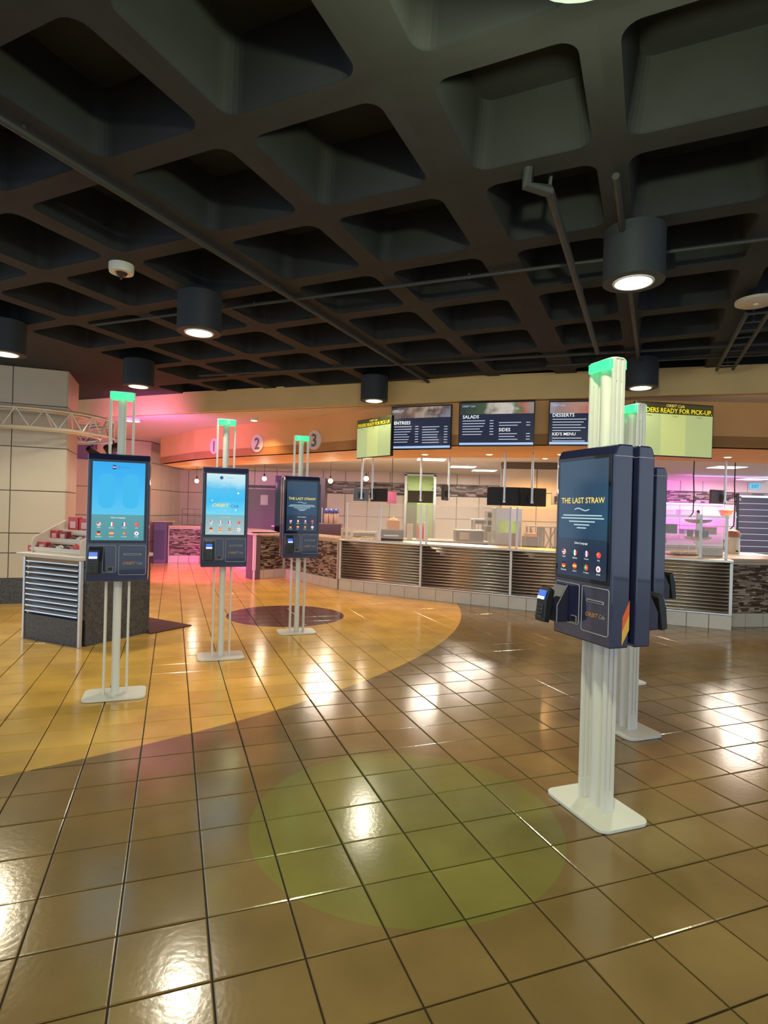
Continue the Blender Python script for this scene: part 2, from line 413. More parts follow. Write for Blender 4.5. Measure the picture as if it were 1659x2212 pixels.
panel_wall('wall_left', 'pale panelled wall at the far left under the pink soffit', (-9.4, 11.9), (-6.2, 15.2), 0, 3.2, .72, [(0, .55), (.55, 1.25), (1.25, 1.95), (1.95, 2.65), (2.65, 3.2)], cream_panel)
panel_wall('wall_return', 'short panelled wall closing the far left corner', (-6.2, 15.2), (-6.2, HB-.4), 0, 3.2, .72, [(0, .55), (.55, 1.25), (1.25, 1.95), (1.95, 2.65), (2.65, 3.2)], cream_panel)
panel_wall('wall_partition', 'cream panelled kitchen partition lit orange behind the hanging monitors', tuple(at(1084, 1050, 13.2)[:2]), tuple(at(1236, 1050, 13.0)[:2]), 0, HK, .8, [(0, .7), (.7, 1.4), (1.4, 2.05), (2.05, 2.6)], cream_panel, th=.5)
# lit room seen through the doorway
rm = struct_root('wall_pantry', 'yellow-green lit pantry seen through the kitchen doorway', 'room', (1.1, HB+.2, 0))
pale_green = mat('pale_green_paint', (0.62, 0.66, 0.42), 0.7)
B((0, 2.4, 1.4), (3.2, .1, 2.8)).build('rear_panel', pale_green, rm); B((-1.2, 1.2, 1.4), (.1, 2.4, 2.8)).build('side_panel', pale_green, rm)
B((1.2, 1.2, 1.4), (.1, 2.4, 2.8)).build('side_panel', pale_green, rm); B((0, 1.2, 2.85), (3.2, 2.6, .1)).build('ceiling_panel', soffit_white, rm)
B((-.25, 1.5, .95), (.5, .6, 1.9)).build('cupboard', mat('grey_green_cupboard', (.2, .22, .16), .5), rm, bevel=.01)
B((.1, .8, 2.78), (.9, .5, .03)).build('light_panel', troffer_emit, rm)
lamp('pantry_light', 'AREA', rm, (.1, .9, 2.74), (.92, 1.0, .62), 45, .7)
dfr = struct_root('trim_1', 'steel door surround of the pantry doorway', 'trim', (1.1, HB, 0))
for x in (-.45, .45): B((x, -.02, 1.35), (.07, .09, 2.7)).build('jamb', steel_light, dfr)
B((0, -.02, 2.69), (.97, .09, .06)).build('head', steel_light, dfr)
# grey service door on the far left
p = at(563, 1100, HB-.45)
d1 = struct_root('door_1', 'plain grey service door with a white paper notice', 'door', (p.x, HB-.42, 0))
grey_door = mat('grey_door_paint', (.22, .21, .22), .5)
B((0, 0, 1.05), (.98, .05, 2.1)).build('leaf', grey_door, d1, bevel=.006)
for x in (-.54, .54): B((x, -.01, 1.08), (.08, .09, 2.16)).build('jamb', mat('grey_frame', (.12, .11, .12), .5), d1)
B((0, -.01, 2.18), (1.16, .09, .08)).build('head', MATS['grey_frame'], d1)
B((.1, -.03, 1.78), (.22, .006, .3)).build('notice', mat('paper', (.8, .78, .74), .8), d1)
B((.4, -.05, 1.0), (.1, .05, .03)).build('handle', steel_light, d1)
# dark door far right
p = at(1640, 1100, HB)
d2 = struct_root('door_2', 'dark grey roller door at the far right of the kitchen', 'door', (11.65, HB+.02, 0))
dk = mat('dark_shutter', (.07, .065, .075), .5)
for k in range(12): B((0, .03, .1+k*.19), (1.38, .04, .18)).build('slat', dk, d2, bevel=.01)
for x in (-.74, .74): B((x, -.02, 1.2), (.08, .1, 2.4)).build('jamb', black, d2)
# side walls out of frame
struct(B((8.6, 4.9, 1.75), (.15, 5.8, 3.6)).build('wall_right', cream_panel), 'plain cream side wall right of the hall', 'wall')

# ------------------------------------------------------------------ column with panels
def column():
    r = thing('tiled_column', 'wide cream panelled column with a dark plinth at the far left', 'column', (col_c.x, col_c.y, 0), TYAW)
    h = .51
    B((0, 0, 1.78), (2*h-.03, 2*h-.03, 3.56)).build('core', joint, r)
    B((0, 0, .19), (2*h+.02, 2*h+.02, .38)).build('plinth', granite, r)
    zs = [.38, .76, 1.06, 1.70, 2.36, 3.0, HC]
    xs = [-h, -.22, h]
    for f in range(4):
        R = Matrix.Rotation(f*PI/2, 3, 'Z')
        for a, c in zip(zs, zs[1:]):
            for x0, x1 in zip(xs, xs[1:]):
                q = R @ Vector(((x0+x1)/2, -h+.005, 0))
                o = B((0, 0, 0), (x1-x0-.014, .02, c-a-.014)).build('panel', cream_panel, r, loc=(q.x, q.y, (a+c)/2)); o.rotation_euler.z = f*PI/2
    return r
column()
def truss():
    R0, zt, zb = 1.12, 2.87, 2.60
    r = thing('truss_ring', 'round silver lattice truss ring encircling the cream column', 'truss', (col_c.x, col_c.y, 0))
    al = mat('silver_truss_tube', (.82, .8, .77), .35, .55)
    def ring(rad, z, nm):
        MB().tube([(rad*math.cos(a), rad*math.sin(a), z) for a in [2*PI*k/64 for k in range(65)]], .022, 8, caps=False).build(nm, al, r, smooth=True)
    ring(R0, zt, 'outer_chord'); ring(R0, zb, 'outer_chord'); ring(R0-.22, zt, 'inner_chord'); ring(R0-.22, zb, 'inner_chord')
    n = 20
    for k in range(n):
        a0 = 2*PI*k/n; a1 = 2*PI*(k+.5)/n; a2 = 2*PI*(k+1)/n
        for (x, y, z0, z1) in ((a0, a1, zt, zb), (a1, a2, zb, zt)):
            MB().tube([(R0*math.cos(x), R0*math.sin(x), z0), (R0*math.cos(y), R0*math.sin(y), z1)], .011, 6).build('lattice_strut', al, r)
        MB().tube([(R0*math.cos(a0), R0*math.sin(a0), zt), ((R0-.22)*math.cos(a1), (R0-.22)*math.sin(a1), zb)], .009, 6).build('cross_strut', al, r)
    for k in range(4):
        a = TYAW+PI/4+k*PI/2
        for z in (zt, zb): MB().tube([(.68*math.cos(a), .68*math.sin(a), z), ((R0-.22)*math.cos(a), (R0-.22)*math.sin(a), z)], .014, 6).build('column_bracket', al, r)
    return r
truss()
def stage_light(label, a, aim, col, energy, rad=1.12, spot=110):
    p = (col_c.x+rad*math.cos(a), col_c.y+rad*math.sin(a), 2.46)
    r = thing('stage_light', label, 'light', p)
    d = Vector(aim).normalized()
    MB().tube([(0, 0, .16), (0, 0, .07)], .014, 8).build('clamp', black, r)
    MB().tube([-d*.10, d*.06, d*.10], [.05, .075, .08], 14).build('can', black, r, smooth=True)
    MB().tube([d*.1005, d*.103], .07, 14).build('lens', emat('lens_'+label[:4], col, 5), r)
    lamp('beam', 'SPOT', r, d*.12, col, energy, .06, spot, .9, d)
MAG = (1.0, .22, .78)
stage_light('magenta stage light hung on the right of the truss ring', .35, (.1, 1, .28), MAG, 215, spot=125)
stage_light('violet stage light hung behind the truss ring', 1.25, (.3, 1, -.55), (.75, .2, 1.0), 160)
stage_light('pink stage light on the back right of the truss ring', .8, (.25, 1, -.68), (1.0, .1, .5), 1500, spot=62)

# ------------------------------------------------------------------ ceiling fittings
def downlight(label, p, col=(1, .93, .72), energy=70, m=None, rad=.205, group=None):
    r = thing('cylinder_downlight', label, 'downlight', p, 0, group)
    h = HC-p[2]
    MB().lathe([(rad*.62, .03), (rad*.62, 0), (rad, 0), (rad, h), (.02, h)], n=28).build('housing', mat('dark_blue_grey_housing', (.03, .036, .046), .6), r, smooth=True)
    MB().lathe([(rad*.57, .004), (rad*.60, -.008), (rad*.66, -.008), (rad*.68, .001)], n=28, caps=False).build('trim_ring', white_paint, r, smooth=True)
    MB().lathe([(1e-6, -.012), (rad*.4, -.009), (rad*.58, -.003)], n=24).build('lens', m or warm_emit, r)
    lamp('bulb', 'SPOT', r, (0, 0, -.03), col, energy, .09, 160, .5)
    return r
downlight('bright cylinder downlight above the nearest right kiosk', on(1368, 610, 3.2), (.97, 1, .9), 110, cool_emit)
downlight('cylinder downlight above the second kiosk of the left row', on(430, 719, 3.2), energy=110)
downlight('cylinder downlight at the left picture edge above the cream column', on(12, 765, 3.2), (1, .88, .62), 170)
downlight('cylinder downlight behind the green light of the leftmost kiosk', on(299, 835, 3.2), energy=80)
downlight('dark blue cylinder downlight in front of the menu wall, left of the boards', on(808, 866, 3.2), energy=80)
downlight('dark cylinder downlight between the nearest right kiosk and the pick-up screen', on(1384, 838, 3.2), energy=80)
for k, q in enumerate([(-1.6, 1.0), (4.3, 1.6), (-4.2, 2.6), (-.9, -1.4), (2.6, -1.2), (4.9, 4.6)]):
    downlight('cylinder downlight out of view over the near floor', (q[0], q[1], 3.2), (1, .93, .62), 68, group='downlights over the near floor')
r = downlight('cylinder downlight just above the picture, with an added bulb for ceiling glow', (.55, 1.66, 3.2), (.95, 1, .6), 80)
MB().ball((0, 0, -.05), .05).build('added_globe', warm_emit, r, smooth=True)  # globe and point light below are added to make the ceiling glow here
lamp('added_ceiling_glow', 'POINT', r, (0, 0, -.16), (.93, 1, .55), 100, .05)
def conduit(name, label, pts, r, m=pipe_paint, n=8):
    o = thing(name, label, 'pipe', pts[0]); base = Vector(pts[0])
    MB().tube([Vector(p)-base for p in pts], r, n).build('tube', m, o, smooth=True)
    L = (Vector(pts[-1])-base); c = max(2, int(L.length/1.9))
    for k in range(1, c):
        q = L*(k/c); MB().tube([q+Vector((0, 0, -r)), q+Vector((0, 0, HC-q.z-base.z+.0))], r*.5, 6).build('strap', m, o)
    return o
def v2(p, z): return (p.x, p.y, z)
a0 = lat(-1, -3)-cu_*.04; a1 = lat(-1, 7)-cu_*.04
conduit('ceiling_pipe', 'thick black pipe running along a ceiling rib towards the menu wall, left side', [v2(a0, 3.52), v2(a1, 3.52)], .024)
conduit('ceiling_conduit', 'thin dark conduit crossing the middle of the ceiling', [on(200, 702, 3.53), on(1659, 516, 3.53)], .016)
conduit('ceiling_conduit', 'thin dark conduit crossing the ceiling closest to the mustard bulkhead', [on(430, 811, 3.53), on(1659, 742, 3.53)], .02)
conduit('ceiling_conduit', 'second thin conduit close to the bulkhead, right half of the ceiling', [on(1180, 790, 3.52), on(1659, 766, 3.52)], .016)
pA, pB = on(1187, 413, 3.46), on(1291, 762, 3.46)
o = conduit('sprinkler_pipe', 'grey sprinkler pipe with an elbow and a drop near the ceiling glow', [pA, pB], .028)
e = on(1140, 402, 3.46)-pA
MB().tube([(0, 0, 0), e, e+Vector((0, 0, .26))], .036, 8).build('elbow', pipe_paint, o, smooth=True)
MB().tube([(0.02, .1, 0), Vector((.03, .02, .3))], .012, 6).build('brace', pipe_paint, o)
conduit('ceiling_pipe', 'thin dark pipe running away above the nearest right kiosk', [on(1330, 380, 3.5), on(1381, 790, 3.5)], .022)
q0, q1 = on(1637, 676, 3.46), on(1566, 798, 3.46)
o = thing('cable_tray', 'dark twin-rail cable tray running from the white disc to the bulkhead', 'cable tray', q0)
d = q1-q0; nrm = Vector((-d.y, d.x, 0)).normalized()*.09
for s in (-1, 1): MB().tube([nrm*s, d+nrm*s], .022, 6).build('rail', pipe_paint, o)
for k in range(9): MB().tube([d*(k/8.5)+nrm, d*(k/8.5)-nrm], .012, 6).build('rung', pipe_paint, o)
for k in (.1, .9): MB().tube([d*k, d*k+Vector((0, 0, HC-3.46))], .012, 6).build('hanger', pipe_paint, o)
p = on(262, 590, 3.49); o = thing('dome_camera', 'white round ceiling dome camera with a dark lens', 'camera', p)
MB().lathe([(.095, .0), (.1, .02), (.1, .07), (.05, .075), (.05, .09)], n=24).build('body', white_paint, o, smooth=True)
MB().lathe([(1e-6, -.038), (.03, -.03), (.052, 0), (.05, .004)], n=18).build('lens_dome', mat('brown_smoked_dome', (.06, .03, .03), .1), o, smooth=True)
MB().lathe([(.012, -.05), (.014, -.034)], n=10).build('lens', black, o)
p = on(1633, 657, 3.47); o = thing('ceiling_speaker', 'white flat ceiling disc at the right picture edge', 'speaker', p)
MB().lathe([(1e-6, 0), (.14, 0), (.165, .012), (.165, .035), (.10, .05)], n=28).build('disc', mat('off_white_plastic', (.62, .56, .5), .5), o, smooth=True)
MB().lathe([(.02, -.008), (.022, .002)], n=10).build('indicator', white_paint, o); MB().lathe([(.05, .04), (.05, .1)], n=12).build('mount', black, o)

# amber soffit spots and under-fascia lights
def soffit_spot(label, p, col, energy, m, rad=.06, zc=HS, spot=120):
    r = thing('soffit_spot', label, 'spotlight', p)
    h = zc-p.z
    MB().lathe([(rad*.8, .012), (rad*.85, 0), (rad, 0), (rad, h), (.01, h)], n=18).build('can', white_paint, r, smooth=True)
    MB().lathe([(1e-6, -.012), (rad*.6, -.006), (rad*.8, .006)], n=16).build('lens', m, r)
    lamp('bulb', 'SPOT', r, (0, 0, -.03), col, energy, .05, spot, .6)
AMB = (1, .6, .22)
for lb, px, py in (('amber soffit spot right of the leftmost green kiosk light, first of a pair', 280, 910), ('amber soffit spot right of the leftmost green kiosk light, second of a pair', 295, 911),
                   ('glowing amber soffit spot between the numbers one and two', 549, 909)):
    soffit_spot(lb, on(px, py, HS-.05), AMB, 50, amber_emit, .075)
for lb, px in (('warm under-fascia light below the first menu board', 918), ('warm under-fascia light below the centre menu board', 1057), ('warm under-fascia light left of the nearest right kiosk', 1212)):
    soffit_spot(lb, on(px, 982, HF-.012), AMB, 60, amber_emit, .07, HF)
for lb, px in (('warm under-fascia light hidden behind the right kiosks', 1392), ('warm under-fascia light below the right end of the fascia', 1572)):
    soffit_spot(lb, on(px, 988, HF-.012), AMB, 60, amber_emit, .07, HF)
soffit_spot('warm under-fascia light above the left end of the steel counter', on(800, 988, HF-.012), AMB, 60, amber_emit, .07, HF)
soffit_spot('added warm ceiling spot that lights the partition orange', Vector((3.3, 11.9, HK-.03)), (1, .5, .16), 260, amber_emit, .07, HK, 160)  # added lamp, washes the otherwise dark partition in orange
def troffer(label, px, py, w_, d_, rz=0.0, col=(1, .86, .72), e=35):
    p = on(px, py, HK-.005)
    r = thing('ceiling_light_panel', label, 'ceiling light', p, rz)
    B((0, 0, .0), (w_+.05, d_+.05, .012)).build('frame', white_paint, r); B((0, 0, -.008), (w_, d_, .012)).build('diffuser', troffer_emit, r)
    l = lamp('tube', 'AREA', r, (0, 0, -.03), col, e, w_); l.data.shape = 'RECTANGLE'; l.data.size_y = d_
for lb, px, py in (('kitchen light panel beneath the first menu board', 932, 992), ('kitchen light panel over the kitchen, left of centre', 1000, 1008), ('kitchen light panel deepest in the middle of the kitchen', 1046, 1016),
                   ('long kitchen light panel at the left beside disc number three', 706, 991), ('kitchen light panel at the far right picture edge, uppermost', 1615, 991),
                   ('kitchen light panel at the right, behind the hanging poles', 1570, 1009), ('kitchen light panel at the far right above the exit sign', 1626, 1035), ('kitchen light panel at the right, farthest back', 1602, 1045), ('small kitchen light bar hanging at the right', 1500, 1046)):
    troffer(lb, px, py, .62 if py < 1040 else .8, .5, 0, e=58)

# ------------------------------------------------------------------ self-order kiosks
gold_e = emat('screen_gold', (.95, .68, .12), 1.0); white_e = emat('screen_white', (.92, .95, .95), 1.0); pale_e = emat('screen_pale_line', (.45, .62, .68), 1.0)
red_e = emat('screen_red', (.85, .06, .05)); blue_e = emat('screen_blue', (.03, .06, .32)); green_e = emat('screen_green', (.02, .35, .10)); yellow_e = emat('screen_yellow', (.95, .62, .05)); black_e = emat('screen_black', (.01, .01, .01))
gold_print = mat('gold_print', (.62, .30, .06), .5); line_print = mat('pale_line_print', (.42, .42, .46), .4)
FLAG_M = [white_e, red_e, blue_e, green_e, yellow_e, black_e]
def flag(parent, kind, x, y, z, r):
    b = MB(); n = 24
    def clip(lo, hi, vertical, m):
        pts = []
        steps = 8
        for k in range(steps+1):
            t = lo+(hi-lo)*k/steps; h = math.sqrt(max(r*r-t*t, 0)); pts.append((t, h))
        out = [(t, h) for t, h in pts] + [(t, -h) for t, h in reversed(pts)]
        if not vertical: out = [(h, t) for t, h in out]
        if vertical: out = out[::-1]
        b.yprism([(x+p, z+q) for p, q in out][::-1], y-.0008, y, m)
    if kind in ('it', 'fr'):
        a, c = (3, 1) if kind == 'it' else (2, 1); clip(-r, -r/3, 1, a); clip(-r/3, r/3, 1, 0); clip(r/3, r, 1, c)
    elif kind in ('de', 'es'):
        a, m, c = (5, 1, 4) if kind == 'de' else (1, 4, 1); clip(r/3, r, 0, a); clip(-r/3, r/3, 0, m); clip(-r, -r/3, 0, c)
    elif kind == 'us':
        for k in range(6): clip(-r+k*r/3, -r+(k+1)*r/3, 0, k % 2); 
        b.box((x-.4*r, y-.001, z+.4*r), (.7*r, .001, .6*r), m=2)
    elif kind == 'pt': clip(-r, -.1*r, 1, 3); clip(-.1*r, r, 1, 1); disc(b, x-.1*r, y-.001, z, .35*r, 14, 4)
    elif kind == 'cn': disc(b, x, y, z, r, n, 1); disc(b, x-.35*r, y-.001, z+.25*r, .25*r, 8, 4)
    elif kind == 'jp': disc(b, x, y, z, r, n, 0); disc(b, x, y-.001, z, .45*r, 14, 1)
    return b.build('flag_button', FLAG_M, parent)
LANGS = [('us', 'English'), ('it', 'Italiano'), ('fr', 'Français'), ('cn', '中文'), ('de', 'Deutsch'), ('es', 'Español'), ('pt', 'Português'), ('jp', '日本語')]
SW, SH = .375, .61       # screen
scr_cyan = gmat('screen_cyan_tanks', [(0, (.08, .52, .80)), (.35, (.03, .47, .86)), (1, (.0, .36, .82))], 1.0, 'Z', .20, .61)
scr_pale = gmat('screen_cyan_glow', [(0, (.16, .66, .86)), (.35, (.02, .48, .86)), (.65, (.06, .5, .82)), (.82, (.45, .74, .84)), (1, (.62, .8, .84))], 1.0, 'Z', .20, .61, .35, 5)
scr_navy = gmat('screen_deep_navy', [(0, (.008, .035, .075)), (.4, (.012, .05, .10)), (1, (.012, .045, .09))], 1.0, 'Z', 0, .61)
scr_foot_teal = gmat('screen_teal_footer', [(0, (.06, .27, .30)), (1, (.08, .30, .33))], 1.0, 'Z', 0, .2)
scr_foot_pale = gmat('screen_grey_teal_footer', [(0, (.42, .52, .52)), (1, (.18, .42, .46))], 1.0, 'Z', 0, .2)
scr_foot_navy = gmat('screen_navy_footer', [(0, (.008, .02, .045)), (1, (.008, .025, .055))], 1.0, 'Z', 0, .2)
tank_e = emat('screen_tank_shade', (.03, .42, .76)); pale_glow = emat('screen_pale_glow', (.30, .72, .90)); dim_white = emat('screen_dim_white', (.5, .55, .55))
navy_logo = emat('screen_logo_navy', (.02, .05, .22))
def make_screen(body, style, y, sgn, dim=1.0):
    """picture of one display; local origin at the screen's lower edge centre"""
    s = MB().box((0, 0, SH/2), (SW, .004, SH)).build('screen', {'tank': scr_cyan, 'orbit': scr_pale, 'straw': scr_navy}[style], body, loc=(0, y, .325))
    if sgn > 0: s.rotation_euler.z = PI
    foot = {'tank': scr_foot_teal, 'orbit': scr_foot_pale, 'straw': scr_foot_navy}[style]
    y0 = -.0025
    B((0, y0, .10), (SW, .001, .20)).build('screen_footer', foot, s)
    y1 = -.0035
    text('heading_lettering', 'Select Language', white_e if style != 'orbit' else dim_white, s, 0, y1, .176, height=.015)
    for k, (fl, nm) in enumerate(LANGS):
        x = -.135+.09*(k % 4); z = .125 if k < 4 else .055
        flag(s, fl, x, y1, z, .0155); text('language_lettering', nm, white_e, s, x, y1, z-.027, height=.009)
    if style == 'tank':
        for x in (-.085, .085): 
            MB().yprism(rrect(.115, .27, .05, cx=x, cy=.385), y0-.0006, y0).build('tank_picture', tank_e, s)
        disc(MB(), -.035, y1, .57, .018).build('logo_disc', navy_logo, s); B((-.035, y1-.001, .57), (.03, .0008, .005)).build('logo_band', white_e, s)
        B((0, y1, .57), (.0025, .0008, .026)).build('logo_divider', navy_logo, s)
        text('logo_lettering', 'Visitor Complex', navy_logo, s, .045, y1, .57, width=.07)
    elif style == 'orbit':
        disc(MB(), -.045, y1, .57, .017).build('logo_disc', navy_logo, s); text('logo_lettering', 'Visitor Complex', navy_logo, s, .035, y1, .57, width=.07)
        text('brand_lettering', 'ORBIT', gold_e, s, -.045, y1, .295, width=.165, height=.034, bold=.008, shear=.3)
        text('brand_lettering', 'Cafe', blue_e, s, .09, y1, .29, width=.075, height=.03, shear=.3)
        for (x, z, r_) in ((-.13, .34, .006), (.12, .42, .009), (.1, .25, .007), (0, .245, .004), (-.02, .5, .005)): disc(MB(), x, y1, z, r_, 10).build('star_picture', white_e, s)
    else:
        text('headline_lettering', 'THE LAST STRAW', gold_e, s, 0, y1, .40, width=.335, height=.03, bold=.012)
        MB().tube([(x/40-.5, y1, .353+.006*math.sin(x/40*2*PI)) for x in range(41)], .003, 5).build('wave_picture', pale_e, s).scale = (.11, 1, 1)
        rows = [(-.15, .15, .322, .006), (-.165, .165, .307, .006), (-.10, .10, .29, .006), (-.06, .06, .273, .006), (-.035, .035, .257, .006)]
        bars(MB(), rows, y1).build('small_print', pale_e, s)
    return s
def kiosk_body(root, z0, y_front, depth, sgn, style, full=True):
    """one display body; sgn -1 faces local -y, +1 faces local +y"""
    W, H = .445, 1.0
    c = .012
    prof = [(0, 0), (0, H-.05), (c*1.2, H-.012), (c*2.2, H), (depth, H), (depth, 0)]       # (y back from the front face, z)
    mb = MB().xprism([(y, z) for y, z in prof], -W/2, W/2)
    bd = mb.build('display_body', navy, root, bevel=.008, loc=(0, y_front, z0))
    if sgn > 0: bd.rotation_euler.z = PI
    B((0, -.002, .63), (SW+.035, .006, SH+.04)).build('bezel', black_glass, bd, bevel=.002)
    make_screen(bd, style, -.005, -1)
    B((0, depth/2+.002, .942), (W+.0015, depth, .0025)).build('top_seam', line_print, bd)
    # outlined terminal bay and printer bay
    for nm, x0, x1, za, zb in (('terminal_bay_outline', -.205, -.01, .075, .285), ('printer_bay_outline', .012, .208, .055, .285)):
        path = [(x, -.002, z) for x, z in rrect(x1-x0, zb-za, .012, 3, (x0+x1)/2, (za+zb)/2)]; path.append(path[0])
        MB().tube(path, .0022, 5, caps=False).build(nm, line_print, bd)
    B((.11, -.0015, .215), (.125, .006, .014)).build('receipt_slot_frame', line_print, bd); B((.11, -.003, .215), (.112, .006, .006)).build('receipt_slot', black, bd)
    text('brand_lettering', 'ORBIT', gold_print, bd, .088, -.0015, .145, width=.095, height=.022, bold=.012, shear=.3)
    text('brand_lettering', 'Cafe', line_print, bd, .162, -.0015, .145, width=.042, height=.02, shear=.3)
    # wedge housing and card terminal
    wp = [(0, .272), (-.012, .272), (-.075, .165), (-.075, .075), (0, .075)]
    hs = MB().xprism(wp, -.20, -.095).build('terminal_housing', navy_dark, bd, bevel=.006)
    MB().tube([(-.0945, -.012, .272), (-.0945, -.075, .165), (-.0945, -.075, .077)], .0018, 5).build('housing_edge', line_print, hs)
    B((-.048, -.003, .10), (.042, .003, .036)).build('contactless_plate', line_print, bd); B((-.048, -.005, .10), (.036, .003, .030)).build('contactless_face', black, bd)
    tm = MB().xprism([(-.02, .095), (.014, .08), (.02, -.095), (-.018, -.095), (-.032, .02)], -.04, .04).build('payment_terminal', black, bd, bevel=.006, loc=(-.155, -.105, .165)); tm.rotation_euler.x = -.22
    B((0, -.033, .045), (.058, .006, .05), rx=-.12).build('terminal_screen', emat('terminal_blue', (.05, .16, .75), 1.0), tm); B((0, -.0375, .028), (.058, .002, .016), rx=-.12).build('terminal_screen_bar', white_e, tm)
    for kx in (-1, 0, 1):
        for kz in range(4): B((kx*.018, -.0275+.002*kz*.0, -.012-kz*.02), (.013, .012, .012), rx=-.1).build('key', mat('dark_grey_key', (.04, .04, .045), .5), tm)
    # coloured corner flash on the right-hand flank
    x = W/2+.0008
    def flank(pts, nm, m): MB().xprism(pts, x-.0006, x+.0006).build(nm, m, bd)
    dp = depth
    flank([(dp, .235), (dp*.62, .15), (dp*.62, .085), (dp, .165)], 'orange_flash', mat('orange_decal', (.75, .13, .03), .4))
    flank([(dp, .165), (dp*.62, .085), (dp*.62, .015), (dp, .09)], 'yellow_flash', mat('yellow_decal', (.80, .45, .08), .4))
    return bd
def kiosk(label, x, y, yaw, top, zb, style, back='straw'):
    r = thing('order_kiosk', label, 'kiosk', (x, y, 0), yaw, 'self-order kiosks')
    MB().prism(rrect(.46, .31, .055, 6), .002, .020).build('base_plate', white_paint, r, bevel=.003)
    MB().tube([(0, 0, .02), (0, 0, top-.05)], .031, 20).build('pole', white_paint, r, smooth=True)
    for s in (-1, 1):
        b = MB()
        for yy in (-.029, 0, .029): b.box((s*.084, yy, (top+.02)/2), (.015, .019, top-.02))
        for zz in (.075, top-.06): b.box((s*.084, 0, zz), (.008, .07, .11))
        b.build('side_post', white_paint, r, bevel=.002)
    MB().prism(rrect(.19, .09, .03, 5), top-.004, top+.004).build('top_cap', white_paint, r)
    for s in (-1, 1):
        pts = [(-.086, 0), (.086, 0)] + [(.086*math.cos(a), -.012-.018*math.sin(a)) for a in [PI*k/8 for k in range(9)]]
        o = MB().prism([(px, py-.036) for px, py in pts][::-1], top-.052, top-.004).build('status_light', green_emit, r, bevel=.004)
        if s > 0: o.rotation_euler.z = PI
    kiosk_body(r, zb, -.130, .112, -1, style)
    kiosk_body(r, zb, .118, .098, 1, back)
    return r
K1 = kiosk('navy order kiosk with a bright cyan screen, beside the snack stand', -2.123, 4.623, TYAW, 2.43, .93, 'tank')
K2 = kiosk('navy order kiosk with a pale blue logo screen, middle of the left row', -1.637, 5.896, TYAW, 2.43, .935, 'orbit')
K3 = kiosk('navy order kiosk with a dark screen, farthest of the left row', -1.052, 7.168, TYAW, 2.445, .94, 'straw')
K4 = kiosk('large navy order kiosk with a dark screen, nearest of the right row', 1.159, 3.041, TYAW-PI/2, 2.36, .90, 'straw')
K5 = kiosk('navy order kiosk mostly hidden behind the nearest right one', 1.80, 4.213, TYAW-PI/2, 2.36, .90, 'straw')
K6 = kiosk('navy order kiosk, farthest of the right row', 2.27, 5.48, TYAW-PI/2, 2.36, .90, 'straw')

# ------------------------------------------------------------------ snack stand, rack and sweets
SY = math.radians(-25.1); SP = Vector((-4.049, 6.5, 0)); sx_ = Vector((math.cos(SY), math.sin(SY), 0)); sy_ = Vector((-math.sin(SY), math.cos(SY), 0))
def sp(x, y, z): return SP + sx_*x + sy_*y + Vector((0, 0, z))
st = thing('snack_stand', 'dark granite snack stand with silver louvred front at the left', 'stand', SP, SY)
SWD, SDP, STH = .955, .92, .93
B((SWD/2, SDP/2+.03, .46), (SWD, SDP-.06, .92)).build('carcass', granite, st)
B((SWD/2, .02, .14), (SWD-.06, .04, .28)).build('front_plinth', granite, st)
for x in (.016, SWD-.016): B((x, .005, .46), (.032, .035, .92)).build('corner_post', steel_light, st, bevel=.003)
for k in range(10):
    z = .31+k*.062
    MB().xprism([(.03, z+.05), (-.008, z+.012), (-.012, z), (-.004, z+.002), (.03, z+.034)], .045, SWD-.045).build('louvre', steel_light, st)
B((SWD/2-.01, SDP/2-.03, .945), (SWD+.10, SDP+.06, .04)).build('top', mat('cream_laminate', (.72, .66, .58), .4), st, bevel=.006)
rk = thing('snack_rack', 'cream three-tier sweet rack on the snack stand', 'rack', sp(.06, .04, .966), SY)
cream = mat('cream_rack_board', (.74, .68, .6), .5)
RW = .80
for x in (0, RW): MB().xprism([(0, 0), (.52, 0), (.52, .36), (.40, .36), (.02, .17), (0, .12)], x-.006, x+.006).build('side_panel', cream, rk)
for k in range(3):
    y0, z0 = .02+.16*k, .02+.095*k
    B((RW/2, y0+.08, z0), (RW-.012, .17, .012), rx=.15).build('shelf', cream, rk); B((RW/2, y0, z0+.022), (RW-.012, .01, .045)).build('shelf_lip', cream, rk)
B((RW/2, .515, .18), (RW-.012, .01, .34)).build('back_panel', cream, rk)
red_w = mat('red_wrapper', (.50, .03, .035), .3, noise=.4, nscale=40); brown_w = mat('brown_wrapper', (.10, .04, .03), .35, noise=.5, nscale=50); silver_w = mat('silver_wrapper', (.45, .4, .42), .3, .5, noise=.4, nscale=60); maroon_w = mat('maroon_box', (.24, .02, .03), .4); orange_w = mat('orange_wrapper', (.6, .25, .06), .35, noise=.3, nscale=50)
